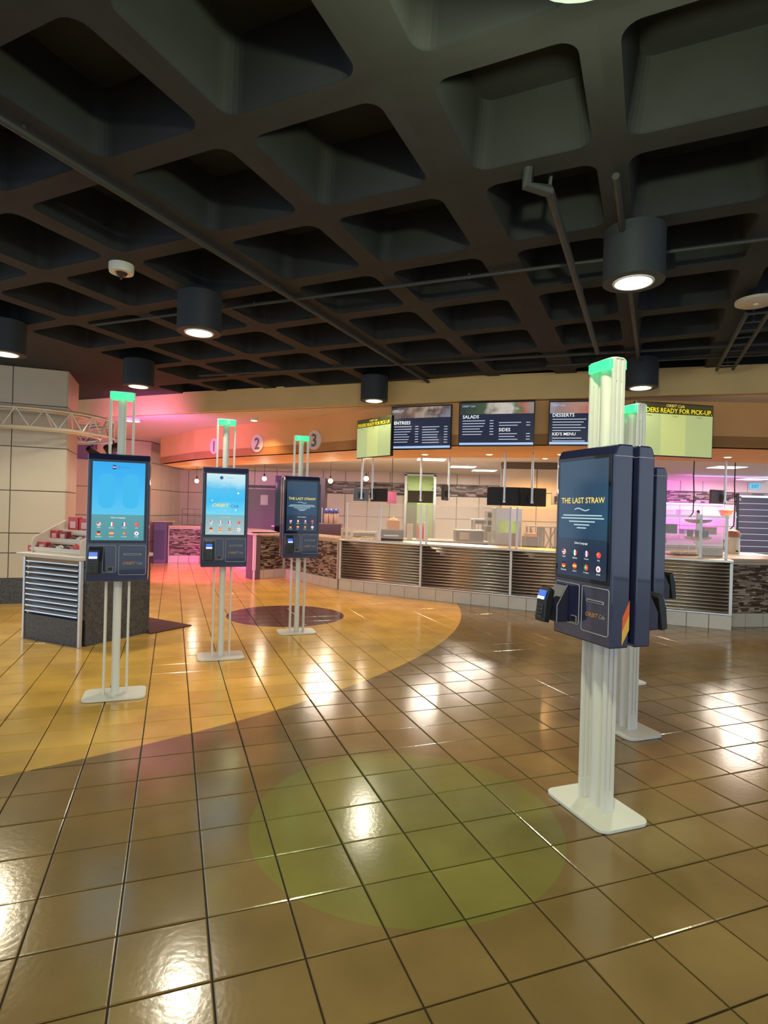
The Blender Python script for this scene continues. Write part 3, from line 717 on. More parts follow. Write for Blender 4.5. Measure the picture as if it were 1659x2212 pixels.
def packet(label, x, y, z, l, d, h, rz, m, puff=True):
    o = thing('sweet_packet', label, 'sweets', sp(.06+x, .04+y, .972+z), SY+rz, 'sweets on the snack rack')
    h *= 1.35
    if puff:
        n = 7; b = MB(); vs = []; fs = []
        for i in range(n):
            t = i/(n-1); wv = math.sin(PI*t)**.6 if 0 < t < 1 else 0.12
            for (yy, zz) in ((-1, 0), (-.7, .8), (0, 1), (.7, .8), (1, 0), (0, -.05)): vs.append(((t-.5)*l, yy*d/2*(.8+.2*wv), max(zz, 0)*h*wv + .002 + (0 if zz >= 0 else 0)))
        for i in range(n-1):
            for k in range(6): fs.append((i*6+k, (i+1)*6+k, (i+1)*6+(k+1) % 6, i*6+(k+1) % 6))
        b.add(vs, fs); b.build('wrapper', m, o, smooth=True)
        for s in (-1, 1): B((s*l*.53, 0, .006), (l*.07, d*.8, .003)).build('crimped_end', m, o)
    else:
        B((0, 0, h/2), (l, d, h)).build('carton', m, o, bevel=.003); B((0, -d/2-.001, h/2), (l*.55, .002, h*.45)).build('printed_panel', mat('pink_print', (.72, .42, .42), .5), o)
packet('red carton at the left end of the top tier of the rack', .18, .40, .22, .17, .06, .13, 0, red_w, False)
packet('red carton with a pale emblem beside it on the top tier', .36, .41, .22, .16, .06, .12, .05, red_w, False)
packet('silver wrapped bars in the middle of the top tier', .52, .40, .225, .16, .07, .05, .2, silver_w)
packet('second silver wrapped bar on the top tier', .64, .41, .225, .14, .07, .05, -.2, silver_w)
packet('orange wrapped bar at the right end of the top tier', .74, .40, .225, .10, .06, .045, .1, orange_w)
packet('red carton at the left end of the middle tier', .08, .24, .125, .13, .06, .085, 0, red_w, False)
packet('maroon carton beside the red one on the middle tier', .225, .24, .125, .14, .06, .08, 0, maroon_w, False)
packet('brown wrapped bar on the middle tier', .37, .24, .13, .14, .06, .04, .15, brown_w)
packet('silver and brown bar on the middle tier', .49, .235, .13, .12, .06, .04, -.1, silver_w)
packet('shiny red bag at the right of the middle tier', .62, .24, .13, .15, .08, .06, .1, red_w)
packet('dark wrapped bar at the right end of the middle tier', .74, .24, .13, .09, .06, .05, 0, brown_w)
packet('red carton overhanging the left end of the bottom tier', -.06, .07, .0, .14, .06, .05, 0, red_w, False)
packet('red carton inside the left end of the bottom tier', .10, .08, .03, .15, .06, .06, 0, red_w, False)
packet('brown wrapped bar lying at the left of the bottom tier', .25, .08, .035, .16, .06, .04, .2, brown_w)
packet('silver wrapped bar in the centre of the bottom tier', .38, .075, .035, .15, .06, .04, -.15, silver_w)
packet('brown bar lying across the bottom tier, right of centre', .50, .08, .035, .14, .06, .04, .25, brown_w)
packet('glossy red bag at the right end of the bottom tier', .66, .08, .035, .2, .08, .06, .05, red_w)
pd_ = at(186, 1126, 7.2)
o = thing('price_scanner', 'grey scanner with a glowing blue display behind the sweet rack', 'scanner', (pd_.x, pd_.y, .965), SY)
B((0, 0, .12), (.05, .05, .24)).build('stem', black, o); B((0, 0, .30), (.20, .06, .13), rx=-.15).build('head', mat('grey_plastic', (.28, .3, .32), .4), o, bevel=.01); B((0, -.036, .285), (.16, .006, .045), rx=-.15).build('display', emat('blue_display', (.05, .08, 1.0), 1.4), o)
mt = thing('floor_mat', 'dark purple floor mat behind the snack stand', 'mat', (-2.42, 7.38, 0), math.radians(149.5))
MB().prism(rrect(1.5, .62, .02, 3, .75, .31), .001, .012).build('rubber_sheet', mat('purple_rubber', (.075, .02, .03), .6, bump=.2, bscale=200), mt)

# ------------------------------------------------------------------ menu boards, pick-up screens, numbers
def board(name, label, cat, pl, pr, ytop, ybot, Yl, Yr, parent_z=None):
    ym = (ytop+ybot)/2; L, R = at(pl, ym, Yl), at(pr, ym, Yr); c = (L+R)/2; d = R-L
    w_ = math.hypot(d.x, d.y); h = size_at(ybot-ytop, (Yl+Yr)/2)
    r = thing(name, label, cat, c, math.atan2(d.y, d.x))
    B((0, .025, 0), (w_, .05, h)).build('housing', black, r, bevel=.004)
    return r, w_, h
tv_navy = gmat('menu_screen_navy', [(0, (.016, .02, .042)), (1, (.022, .026, .05))], 1.0, 'Z', -.4, .4, .3, 3)
bar_e = emat('menu_print', (.52, .58, .7), 1.0); strip_e = emat('menu_footer_blue', (.38, .55, .85), 1.0)
food1 = gmat('menu_food_brown', [(0, (.04, .03, .04)), (.35, (.16, .1, .08)), (.55, (.42, .32, .24)), (.7, (.10, .07, .07)), (1, (.3, .3, .36))], 1.0, 'X', -.6, .6, .9, 5)
food2 = gmat('menu_food_salad', [(0, (.03, .035, .03)), (.35, (.06, .09, .05)), (.5, (.5, .45, .38)), (.62, (.55, .5, .45)), (.72, (.10, .16, .06)), (.82, (.45, .12, .10)), (1, (.2, .28, .24))], 1.0, 'X', -.6, .6, .5, 7)
food3 = gmat('menu_food_dessert', [(0, (.3, .36, .45)), (.2, (.28, .2, .2)), (.4, (.4, .22, .16)), (.6, (.45, .08, .07)), (1, (.35, .2, .18))], 1.0, 'X', -.6, .6, .5, 5)
def menu(label, pl, pr, yt, yb, Yl, Yr, food, cols):
    r, w_, h = board('menu_board', label, 'menu screen', pl, pr, yt, yb, Yl, Yr); r['group'] = 'menu boards over the counter'
    W, Hh = w_-.03, h-.03
    s = B((0, 0, 0), (W, .004, Hh)).build('screen', tv_navy, r, loc=(0, -.003, 0))
    B((0, -.003, Hh*.36), (W, .002, Hh*.26)).build('food_picture', food, s)
    text('brand_lettering', 'ORBIT Cafe', strip_e, s, -W*.38, -.006, Hh*.42, width=W*.18, shear=.3)
    B((0, -.003, -Hh*.465), (W, .002, Hh*.05)).build('footer_strip', strip_e, s)
    for (x0, x1, z, txt, n, pz_) in cols:
        if txt: text('heading_lettering', txt, white_e, s, x0*W, -.005, z*Hh, height=.05 if len(txt) < 9 else .045, align='L', bold=.008)
        rows = []
        for k in range(n):
            zz = z*Hh-.06-k*.04; rows.append((x0*W, x0*W+(x1-x0)*W*random.uniform(.5, .72), zz, .010)); rows.append((x1*W-.06, x1*W-.005, zz, .010))
        if rows: bars(MB(), rows, -.004).build('menu_print', bar_e, s)
    for x in (-.3, .3): B((x*w_, .10, 0), (.06, .12, .25)).build('wall_bracket', black, r)
    return r
menu('left menu board, headed entrees, tilted beside the pale pick-up screen', 845, 975, 876, 971, 9.08, 8.72, food1, [(-.46, -.03, .12, 'ENTREES', 7, 1), (.03, .46, .10, '', 7, 1)])
menu('centre menu board showing salads with sliced chicken', 991, 1155, 867, 964, 8.58, 8.28, food2, [(-.46, -.03, .17, 'SALADS', 6, 1), (.04, .46, .12, '', 2, 1), (.04, .46, -.14, 'SIDES', 3, 1)])
menu('right menu board with desserts and kids menu, partly behind the kiosk', 1185, 1347, 865, 963, 8.24, 8.02, food3, [(-.46, .3, .19, 'DESSERTS', 5, 1), (-.46, .3, -.25, "KID'S MENU", 2, 1)])
col_a = emat('pickup_pale_green', (.40, .46, .20)); col_b = emat('pickup_yellow_green', (.50, .54, .20)); head_e = emat('pickup_header', (.05, .045, .015)); ylw = emat('pickup_yellow', (.85, .68, .02), 1.1)
def pickup(label, pl, pr, yt, yb, Yl, Yr):
    r, w_, h = board('pickup_screen', label, 'screen', pl, pr, yt, yb, Yl, Yr)
    W, Hh = w_-.025, h-.025
    s = B((0, 0, 0), (W, .004, Hh)).build('screen', col_a, r, loc=(0, -.003, 0))
    B((-.02*W, -.003, -Hh*.1), (W*.32, .002, Hh*.79)).build('middle_column', col_b, s)
    B((0, -.003, Hh*.4), (W, .002, Hh*.2)).build('header_bar', head_e, s)
    text('headline_lettering', 'ORDERS READY FOR PICK-UP.', ylw, s, 0, -.006, Hh*.365, width=W*.97, height=Hh*.09, bold=.012)
    text('brand_lettering', 'ORBIT Cafe', gold_e, s, 0, -.006, Hh*.46, width=W*.24, shear=.3)
    for x in (-.34, 0, .32): text('column_lettering', 'Orders', black_e, s, x*W, -.006, Hh*.26, width=W*.07)
    return r
tv1 = pickup('pale green pick-up screen turned sideways left of the menu boards', 771, 845, 903, 988, 9.38, 8.72)
MB().tube([(0, .05, 0), (.02, .35, 0)], .035, 8).build('wall_arm', black, tv1)
tv2 = pickup('pale green pick-up screen on the right, beside the kiosk poles', 1372, 1540, 871, 987, 7.55, 7.75)
MB().tube([(0, .05, 0), (0, .62, 0)], .035, 8).build('wall_arm', black, tv2)
pink_disc = mat('pale_disc_board', (.78, .70, .66), .5); num_m = mat('grey_numeral', (.16, .13, .14), .5)
fx = [p.x for p in fas]
def fas_at(px, py):
    for k in range(len(fas)-1):
        p, q = fas[k], fas[k+1]; d = ray(px, py); D = q-p
        den = d.x*D.y-d.y*D.x
        t = (p.x*D.y-p.y*D.x)/den; s = (p.x*d.y-p.y*d.x)/den
        if 0 <= s <= 1 and t > 0: return Vector((0, 0, EYE))+d*t, math.atan2(D.y, D.x)
for n_, px, py, hpx in (('1', 464, 964, 34), ('2', 557, 958, 38), ('3', 680, 951, 42)):
    p, a = fas_at(px, py); rad = size_at(hpx/2, p.y)
    o = thing('number_disc', {'1': 'round pale disc with the numeral one on the fascia', '2': 'round pale disc with the numeral two on the fascia', '3': 'round pale disc with the numeral three on the fascia'}[n_], 'sign', p, a, 'numbered discs')
    disc(MB(), 0, 0, 0, rad, 28, t=.02).build('board', pink_disc, o); text('numeral', n_, num_m, o, 0, -.024, 0, height=rad*1.35, bold=.02)

# ------------------------------------------------------------------ serving counters
CT = .95
def section(name, label, A, Bp, kind, group, dp=.68):
    d = Bp-A; L = math.hypot(d.x, d.y); rz = math.atan2(d.y, d.x)
    r = thing(name, label, 'counter', (A.x, A.y, 0), rz, group)
    k_ = min(.14, L*.3)*dp/.68; MB().prism([(.003, .04), (L-.003, .04), (L-k_, .04+dp), (k_, .04+dp)], .001, CT-.001).build('carcass', mat('counter_carcass', (.10, .09, .085), .6), r)
    n = max(1, round(L/.305)); w_ = L/n
    km = B((0, 0, 0), (w_-.008, .03, .196)).mesh('kick_tile', kick_tile)
    for k in range(n):
        o = bpy.data.objects.new('kick_tile', km); COL.objects.link(o); o.parent = r; o.location = ((k+.5)*w_, .015, .1)
    if kind == 'steel':
        B((L/2, .025, .215), (L, .045, .028)).build('bottom_rail', steel_light, r, bevel=.004)
        for x in ((.02,) if not label.startswith('right') else (.02, L-.02)): B((x, .018, .585), (.04, .045, .72)).build('upright', mat('pale_aluminium', (.8, .8, .8), .4, .6), r, bevel=.004)
        ns = 14; h = .71/ns
        prof = [(.035, 0), (.002, .004), (-.003, .012), (.004, .02), (.018, .032), (.026, h-.006), (.035, h-.002)]
        sm = MB().xprism(prof, .045, L-.012).mesh('slat', steel, True)
        for k in range(ns):
            o = bpy.data.objects.new('slat', sm); COL.objects.link(o); o.parent = r; o.location = (0, .005, .232+k*h)
    else:
        B((L/2, .02, .93), (L, .045, .04)).build('top_rail', mat('pale_trim', (.66, .6, .55), .4), r)
        mb = MB(); z = .205
        while z < .90:
            h = random.choice((.014, .02, .028)); x = random.uniform(-.06, 0)
            while x < L:
                l = random.uniform(.05, .15); xa, xb = max(x, .004), min(x+l, L-.004)
                if xb-xa > .012: mb.box(((xa+xb)/2, .03, z+h/2), (xb-xa-.003, random.uniform(.02, .034), h-.003))
                x += l
            z += h
        o = mb.build('mosaic_stones', mosaic, r); o['kind'] = 'stuff'
        for x in (.012, L-.012): B((x, .02, .56), (.024, .05, .72)).build('corner_trim', MATS['pale_trim'], r)
    return r
V = [on(731, 1274, 0), on(904, 1294.5, 0), on(1098, 1315, 0), on(1345, 1340, 0), on(1580, 1362, 0)]
GS = 'ribbed steel counter sections'
section('steel_counter', 'ribbed stainless counter section at the left end, under the tall glass guard', V[0], V[1], 'steel', GS)
section('steel_counter', 'ribbed stainless counter section under the centre menu board', V[1], V[2], 'steel', GS)
section('steel_counter', 'ribbed stainless counter section running behind the nearest right kiosk', V[2], V[3], 'steel', GS)
section('steel_counter', 'right-hand ribbed stainless counter section beside the mosaic end', V[3], V[4], 'steel', GS)
def worktop(name, label, pts, depth, z, th, m, over=.04):
    o = thing(name, label, 'worktop', (pts[0].x, pts[0].y, z))
    b = MB(); f = []; k_ = []
    for k, p in enumerate(pts):
        a = pts[max(k-1, 0)]; c = pts[min(k+1, len(pts)-1)]; d = Vector((c.x-a.x, c.y-a.y)).normalized(); n = Vector((-d.y, d.x))
        f.append((p.x-n.x*over-pts[0].x, p.y-n.y*over-pts[0].y)); k_.append((p.x+n.x*depth-pts[0].x, p.y+n.y*depth-pts[0].y))
    b.prism(f+k_[::-1], 0, th); b.build('slab', m, o, bevel=.004); return o
worktop('steel_worktop', 'long stainless serving worktop on the ribbed counters', V, .72, CT, .035, steel)
P = [Vector(q) for q in ((-5.74, 15.35, 0), (-4.75, 15.75, 0), (-3.32, 14.09, 0), (-2.75, 12.27, 0), (-2.22, 12.92, 0), (-.87, 11.13, 0))]
GM = 'mosaic counter sections'
section('mosaic_counter', 'mosaic counter section at the far left, between the first two kiosks', P[0], P[1], 'mosaic', GM)
section('mosaic_counter', 'mosaic counter section hidden behind the pale blue kiosk screen', P[1], P[2], 'mosaic', GM)
section('mosaic_counter', 'mosaic counter side just right of the middle kiosk', P[2], P[3], 'mosaic', GM, .1)
section('mosaic_counter', 'mosaic counter front between the second and third left kiosks', P[3], P[4], 'mosaic', GM, .3)
section('mosaic_counter', 'mosaic counter section joining the left end of the steel counter', P[4], P[5], 'mosaic', GM, .5)
R0 = Vector((5.02, 8.33, 0)); R1 = Vector((7.6, 8.75, 0))
section('mosaic_counter', 'mosaic counter at the right picture edge', R0, R1, 'mosaic', GM)
worktop('stone_worktop', 'cream stone top on the far left mosaic counter', [P[0], P[1]], .7, CT, .045, stone_top)
worktop('stone_worktop', 'cream stone top on the mosaic counter behind the middle kiosk', [P[1], P[2], P[3]], .6, CT, .045, stone_top)
worktop('stone_worktop', 'cream stone top beside the third left kiosk', [P[3]+Vector((.02, 0, 0)), P[4], P[5]], .6, CT, .045, stone_top)
worktop('stone_worktop', 'cream stone top on the right-hand mosaic counter', [R0, R1], .7, CT, .045, stone_top)

# glass guards
post_m = mat('guard_post', (.78, .78, .8), .3, .5)
def guard(label, A, Bp, x0, x1, top, off=.16, canopy=True, mid=None):
    d = Bp-A; L = math.hypot(d.x, d.y)
    r = thing('glass_guard', label, 'glass guard', (A.x, A.y, CT+.035), math.atan2(d.y, d.x), 'glass guards on the steel worktop')
    h = top-CT-.035
    for x in [x0*L, x1*L] + [m*L for m in (mid or [])]: B((x, off, h/2), (.035, .035, h)).build('post', post_m, r, bevel=.004)
    B(((x0+x1)/2*L, off-.02, h/2+.02), ((x1-x0)*L-.04, .008, h-.06)).build('front_pane', glass_m, r)
    if canopy: B(((x0+x1)/2*L, off+.16, h+.004), ((x1-x0)*L, .42, .008)).build('top_pane', glass_m, r)
    return r
guard('tall glass guard over the left end of the steel counter', V[0], V[1], .02, .96, 1.68, mid=[.46])
guard('glass guard below the centre menu board', V[1], V[2], .03, .97, 1.67)
guard('glass guard left of the nearest right kiosk', V[2], V[3], .04, .97, 1.66)
guard('glass guard at the right end of the steel counter', V[3], V[4], .05, .95, 1.62, canopy=False, mid=[.72])

# ------------------------------------------------------------------ hanging monitors
mon_back = mat('black_monitor_back', (.02, .02, .022), .5); mon_blue = mat('blue_grey_monitor_back', (.20, .26, .38), .4)
def monitor(label, px, py, Y, wpx, hpx, yaw, m=mon_back, top=HF, pole=True, side=0.0):
    p = at(px, py, Y); w_, h = size_at(wpx, Y), size_at(hpx, Y)
    r = thing('hanging_monitor', label, 'monitor', p, yaw, 'monitors hung over the counter')
    B((0, 0, 0), (w_, .035, h)).build('housing', m, r, bevel=.008)
    B((0, .022, 0), (w_-.02, .012, h-.02)).build('screen_panel', black_glass, r)
    if pole:
        MB().tube([(side, -.06, -h*.25), (side, -.06, top-p.z)], .02, 10).build('pole', steel_light, r, smooth=True)
        B((side, -.032, -.02), (.10, .035, .10)).build('mount_plate', mat('dark_mount', (.05, .045, .045), .5), r)
        MB().tube([(side, -.06, -h*.25-.03), (side, -.06, -h*.25)], .028, 10).build('pole_end', steel_light, r)
    return r
monitor('blue-grey monitor hung over the left end of the steel counter', 780, 1068, 10.7, 33, 28, math.radians(8), mon_blue)
monitor('dark tilted monitor right of the blue-grey one', 819, 1069, 10.75, 38, 29, math.radians(-14), side=-.12)
monitor('wide dark monitor hanging in front of the pantry doorway', 908, 1073, 10.8, 55, 26, 0, pole=True)
monitor('small monitor seen edge-on on a thin pole, under the menu boards', 962, 1064, 10.4, 40, 34, math.radians(68), side=0)
monitor('large black monitor on a steel pole beneath the centre menu board', 1088, 1072, 9.5, 71, 40, math.radians(-3))
monitor('black monitor angled on a steel pole, left of the nearest right kiosk', 1152, 1074, 9.45, 60, 40, math.radians(14), side=-.06)
monitor('small pale monitor just left of the nearest right kiosk', 1203, 1076, 10.0, 24, 28, 0, mat('lilac_monitor_back', (.5, .46, .58), .4))
monitor('dark monitor on cabled poles above the right serving area', 1548, 1073, 9.9, 36, 30, math.radians(20), mat('purple_black_back', (.05, .04, .07), .4), side=.12)
o = thing('order_slip_board', 'magenta board hanging beside the dark tilted monitor', 'board', at(846, 1075, 11.3), 0)
pz_ = at(846, 1075, 11.3).z
B((0, 0, 0), (.19, .012, .24)).build('sheet', mat('magenta_sheet', (.6, .2, .62), .5), o); MB().tube([(0, .0, .12), (0, 0, HS-pz_)], .006, 6).build('cord', black, o)
def cable_pole(label, px, y0, y1, Y):
    a = at(px, y1, Y); r = thing('hanging_cable', label, 'cable', a)
    L = HK-a.z
    MB().tube([(.0, 0, 0), (.01, 0, L*.3), (-.008, 0, L*.6), (0, 0, L)], .012, 6).build('cable', mat('dark_cable', (.06, .05, .07), .5), r, smooth=True)
    MB().tube([(.0, 0, 0), (-.05, 0, -.06), (-.07, 0, -.07)], .01, 6).build('plug_tail', MATS['dark_cable'], r)
    MB().lathe([(.03, 0), (.03, .03)], (0, 0, L-.03), 10).build('ceiling_plate', black, r)
cable_pole('dark hanging cable left of the right serving carousel', 1497, 0, 1108, 10.6)
cable_pole('dark hanging cable above the white drink urn', 1585, 0, 1135, 10.7)
def pendant(label, px, py, Y):
    p = at(px, py, Y); r = thing('pendant_bulb', label, 'pendant light', p)
    MB().ball((0, 0, 0), .055).build('globe', emat('pendant_glow', (1, .82, .5), 6), r, smooth=True)
    MB().tube([(0, 0, .05), (0, 0, .12)], .02, 8).build('socket', black, r); MB().tube([(0, 0, .12), (0, 0, HS-p.z)], .005, 6).build('cord', black, r)
    lamp('bulb', 'POINT', r, (0, 0, -.1), (1, .8, .55), 14, .05)
pendant('glowing pendant bulb in front of the grey service door', 571, 1034, 13.8)
pendant('glowing pendant bulb right of the third left kiosk', 714, 1039, 13.2)
pendant('glowing pendant bulb left of the middle kiosk', 425, 1039, 15.2)
pendant('glowing pendant bulb above the blue-grey monitor', 791, 1034, 12.6)

# ------------------------------------------------------------------ kitchen furniture and things
dark_steel = mat('dark_kitchen_steel', (.16, .14, .13), .35, .8); wood_dark = mat('brown_board', (.14, .08, .05), .5)
def table(name, label, px0, px1, Y, z, depth, m=steel, py=1150, shelf=True, legs=True):
    a, c = at(px0, py, Y), at(px1, py, Y); L = c.x-a.x
    r = thing(name, label, 'table', (a.x, Y, 0))
    B((L/2, depth/2, z-.02), (L, depth, .04)).build('top', m, r, bevel=.004)
    for x in (.04, L-.04):
        for y in (.04, depth-.04): B((x, y, (z-.04)/2), (.045, .045, z-.04)).build('leg', steel_light, r)
    if shelf: B((L/2, depth/2, .28), (L-.05, depth-.05, .03)).build('undershelf', dark_steel, r)
    B((L/2, .02, z-.09), (L-.1, .02, .09)).build('apron', dark_steel, r)
    return r, a.x
table('prep_table', 'long stainless prep table in the middle of the kitchen', 822, 1060, 12.6, .93, 1.0)
table('prep_table', 'stainless prep table behind the left end of the steel counter', 738, 815, 12.3, 1.10, .6)
table('prep_table', 'stainless worktable at the right of the kitchen under the urn', 1425, 1690, 10.35, .93, .8)
table('prep_table', 'small white-topped table beside the steel ovens', 1022, 1052, 14.5, 1.42, .5, mat('lilac_white_top', (.7, .66, .72), .4), shelf=False)
def box_thing(name, label, cat, px0, px1, y0, y1, Y, m, depth=.3, z=None, extra=None, bevel=.01):
    a, c = at(px0, y1, Y), at(px1, y0, Y); w_, h = c.x-a.x, c.z-a.z
    r = thing(name, label, cat, ((a.x+c.x)/2, Y, z if z is not None else a.z))
    if z is not None: h = c.z-z
    B((0, depth/2, h/2), (w_, depth, h)).build('body', m, r, bevel=bevel)
    return r, w_, h
TZ = .93
orange_bin = mat('orange_plastic', (.75, .32, .10), .4); off_white = mat('off_white_ware', (.78, .74, .68), .35)
r, w_, h = box_thing('bread_bin', 'glowing orange bread bin on the prep table', 'bin', 835, 864, 1124, 1150, 12.7, orange_bin, .3, TZ)
MB().lathe([(w_*.35, 0), (w_*.3, .03), (.03, .05), (.02, .08)], (0, .15, h), 14).build('lid', mat('amber_lid', (.8, .45, .14), .3), r, smooth=True)
r, w_, h = box_thing('food_container', 'white food container on the prep table right of the bread bin', 'container', 880, 892, 1133, 1150, 12.7, off_white, .15, TZ); B((0, .075, h), (w_+.01, .16, .015)).build('lid', white_paint, r)
r, w_, h = box_thing('griddle', 'dark flat griddle standing on the steel worktop, left of centre', 'griddle', 818, 872, 1147, 1162, 11.05, black, .32, CT+.035); B((0, .16, h+.008), (w_+.02, .34, .014)).build('lid', dark_steel, r); B((0, -.01, h*.5), (w_*.6, .02, .02)).build('handle', steel_light, r)
r, w_, h = box_thing('label_stand', 'cream card stand at the left end of the steel worktop', 'sign', 736, 763, 1141, 1160, 11.35, mat('cream_card', (.7, .64, .55), .6), .05, CT+.035, bevel=.002); B((0, -.002, h*.45), (w_*.6, .003, h*.3)).build('printed_lines', mat('brown_print', (.35, .28, .22), .6), r); B((0, .03, .006), (w_+.02, .1, .012)).build('foot', steel_light, r)
o = thing('food_tray', 'white food tray on the steel worktop beside the card stand', 'tray', (at(795, 1155, 11.2).x, 11.2, CT+.037))
MB().prism(rrect(.32, .22, .04), 0, .02).build('tray', off_white, o, bevel=.004)
for k in range(4): MB().ball((-.1+.065*k, 0, .035), .03, 10, sz=.6).build('bread_roll', mat('bread', (.62, .45, .24), .7), o)
bot = mat('red_bottle', (.45, .05, .04), .3); botw = mat('pale_bottle', (.6, .52, .48), .3)
for k, px in enumerate((903, 908, 913, 918, 923)):
    p = at(px, 1120, 13.1); o = thing('sauce_bottle', ('red' if k % 2 == 0 else 'pale')+' sauce bottle on the prep table by the doorway, '+['first', 'second', 'third', 'fourth', 'fifth'][k]+' from the left', 'bottle', (p.x, 13.1, TZ), 0, 'sauce bottles on the prep table')
    MB().lathe([(.024, 0), (.025, .02), (.025, .26), (.012, .32), (.012, .36)], n=12).build('body', bot if k % 2 == 0 else botw, o, smooth=True); MB().lathe([(.014, .36), (.013, .40)], n=10).build('cap', white_paint, o)
r, w_, h = box_thing('steam_well', 'dark steam well with cream front on the prep table, centre', 'steam well', 985, 1045, 1148, 1168, 12.65, dark_steel, .5, TZ); B((-w_*.2, -.004, h*.5), (w_*.35, .01, h*.7)).build('front_panel', mat('cream_front', (.55, .48, .4), .5), r); B((0, .25, h+.01), (w_+.04, .52, .02)).build('rim', steel, r)
for k, (y0, y1) in enumerate(((1105, 1121), (1121, 1138))):
    Y = 13.9
    r, w_, h = box_thing('oven', ('upper' if k == 0 else 'lower')+' of two stacked steel ovens right of the white-topped table', 'oven', 1052, 1070, y0, y1, Y, steel_light, .4, None, bevel=.006); B((-.02, -.005, h*.5), (w_*.6, .01, h*.6)).build('door', black_glass, r); B((w_*.38, -.01, h*.5), (.02, .02, h*.5)).build('handle', steel, r)
r, w_, h = box_thing('oven_stand', 'grey steel stand under the two ovens', 'stand', 1050, 1072, 1138, 1170, 13.85, dark_steel, .5, 0.0, bevel=.004); B((0, -.004, h*.5), (w_*.8, .01, h*.8)).build('door', steel, r)
r, w_, h = box_thing('display_fridge', 'steel display fridge with a yellow-green lit picture behind the glass guard', 'fridge', 1070, 1128, 1098, 1168, 12.3, steel_light, .5, 0.0); B((0, -.006, h-size_at(41, 12.3)), (w_*.82, .012, size_at(26, 12.3))).build('lit_picture', gmat('fridge_picture', [(0, (.22, .3, .06)), (.5, (.5, .55, .12)), (.9, (.3, .36, .08)), (1, (.9, .7, .3))], 1.0, 'X', -.35, .35, .5, 9), r); B((w_*.44, -.015, h*.6), (.025, .03, .5)).build('handle', steel, r); B((0, -.006, .35), (w_*.9, .012, .5)).build('lower_door', dark_steel, r)
wood = mat('pale_wood', (.42, .28, .18), .5)
for k, px in enumerate((1158, 1187)):
    p = at(px, 1150, 11.3); o = thing('folding_rack', ('left' if k == 0 else 'right')+' cross-braced tray rack behind the glass left of the kiosk', 'rack', (p.x, 11.3, 0), 0, 'tray racks')
    for x in (-.11, .11):
        for y in (0, .3): B((x, y, .66), (.03, .03, 1.32)).build('upright', wood, o)
    for y in (0,):
        for s in (-1, 1): MB().tube([(-.11*s, y, .85), (.11*s, y, 1.28)], .012, 6).build('cross_brace', wood, o)
    for z in (.80, 1.32): B((0, .15, z), (.25, .36, .025)).build('shelf', off_white, o)
r, w_, h = box_thing('cutting_board', 'orange cutting board on a low block beside the tray racks', 'board', 1140, 1160, 1152, 1160, 10.6, orange_bin, .3, None)
r2, w2, h2 = box_thing('prep_block', 'brown prep block under the orange cutting board', 'block', 1137, 1163, 1160, 1172, 10.58, wood_dark, .36, 0.0); B((0, -.004, h2*.5), (w2*.8, .01, h2*.6)).build('door', dark_steel, r2)
# right serving area
p = at(1514, 1150, 10.6)
o = thing('tier_carousel', 'two-tier round carousel stand at the right serving area', 'stand', (p.x, 10.7, TZ))
clear_grey = mat('smoky_acrylic', (.42, .38, .42), .2)
MB().tube([(0, 0, 0), (0, 0, .74)], .03, 12).build('pole', steel_light, o, smooth=True); MB().lathe([(.16, 0), (.16, .02), (.04, .04)], n=24).build('foot', steel_light, o, smooth=True)
for z in (.28, .60): MB().lathe([(.10, z-.05), (.21, z-.02), (.235, z+.02), (.225, z+.02), (.20, z), (.02, z)], n=28).build('tier_bowl', clear_grey, o, smooth=True)
MB().lathe([(.02, .74), (.032, .77), (.01, .80)], n=12).build('finial', wood_dark, o, smooth=True)
for k, a in enumerate((3.4, 4.1, 4.9, 5.6, 2.6)):
    q = thing('drinks_can', 'small dark tumbler on the lower tier of the carousel, '+['first', 'second', 'third', 'fourth', 'fifth'][k]+' of five', 'tumbler', (p.x+.15*math.cos(a), 10.7+.15*math.sin(a), TZ+.285), 0, 'tumblers on the carousel')
    MB().lathe([(.028, 0), (.034, .13), (.03, .13), (.026, .01)], n=12).build('cup', mat('smoked_cup', (.16, .10, .16), .25), q, smooth=True)
p = at(1587, 1150, 10.7)
o = thing('drink_urn', 'white drink urn with an orange lid at the right', 'urn', (p.x, 10.75, TZ))
MB().lathe([(.11, 0), (.12, .02), (.115, .30), (.11, .31)], n=24).build('vessel', off_white, o, smooth=True); MB().lathe([(.125, .31), (.13, .36), (.10, .42), (.04, .45), (.02, .45)], n=24).build('lid', mat('orange_brown_lid', (.5, .22, .14), .4), o, smooth=True)
MB().tube([(-.11, -.02, .26), (-.18, -.02, .24), (-.18, -.02, .08), (-.12, -.02, .06)], .015, 8).build('handle', black, o, smooth=True); MB().tube([(0, -.11, .06), (0, -.16, .05)], .014, 8).build('tap', black, o)
r, w_, h = box_thing('sign_holder', 'grey acrylic sign holder on the right end of the steel worktop', 'sign', 1511, 1562, 1184, 1206, 8.62, mat('grey_card', (.45, .43, .42), .4), .04, CT+.035, bevel=.003); text('printed_lines', 'PICK UP', mat('grey_print', (.25, .24, .25), .5), r, 0, -.002, h*.6, width=w_*.6); B((0, .02, .006), (w_+.02, .1, .012)).build('foot', steel_light, r)
p = at(1478, 1200, 8.95)
o = thing('bread_tray', 'tray of bread rolls under warm light on the right steel worktop', 'tray', (p.x, 8.98, CT+.037))
MB().prism(rrect(.42, .26, .03), 0, .015).build('tray', dark_steel, o, bevel=.003)
for k in range(7): MB().ball((-.16+.052*k, random.uniform(-.04, .04), .04), .038, 10, sz=.7).build('bread_roll', MATS['bread'], o, smooth=True)
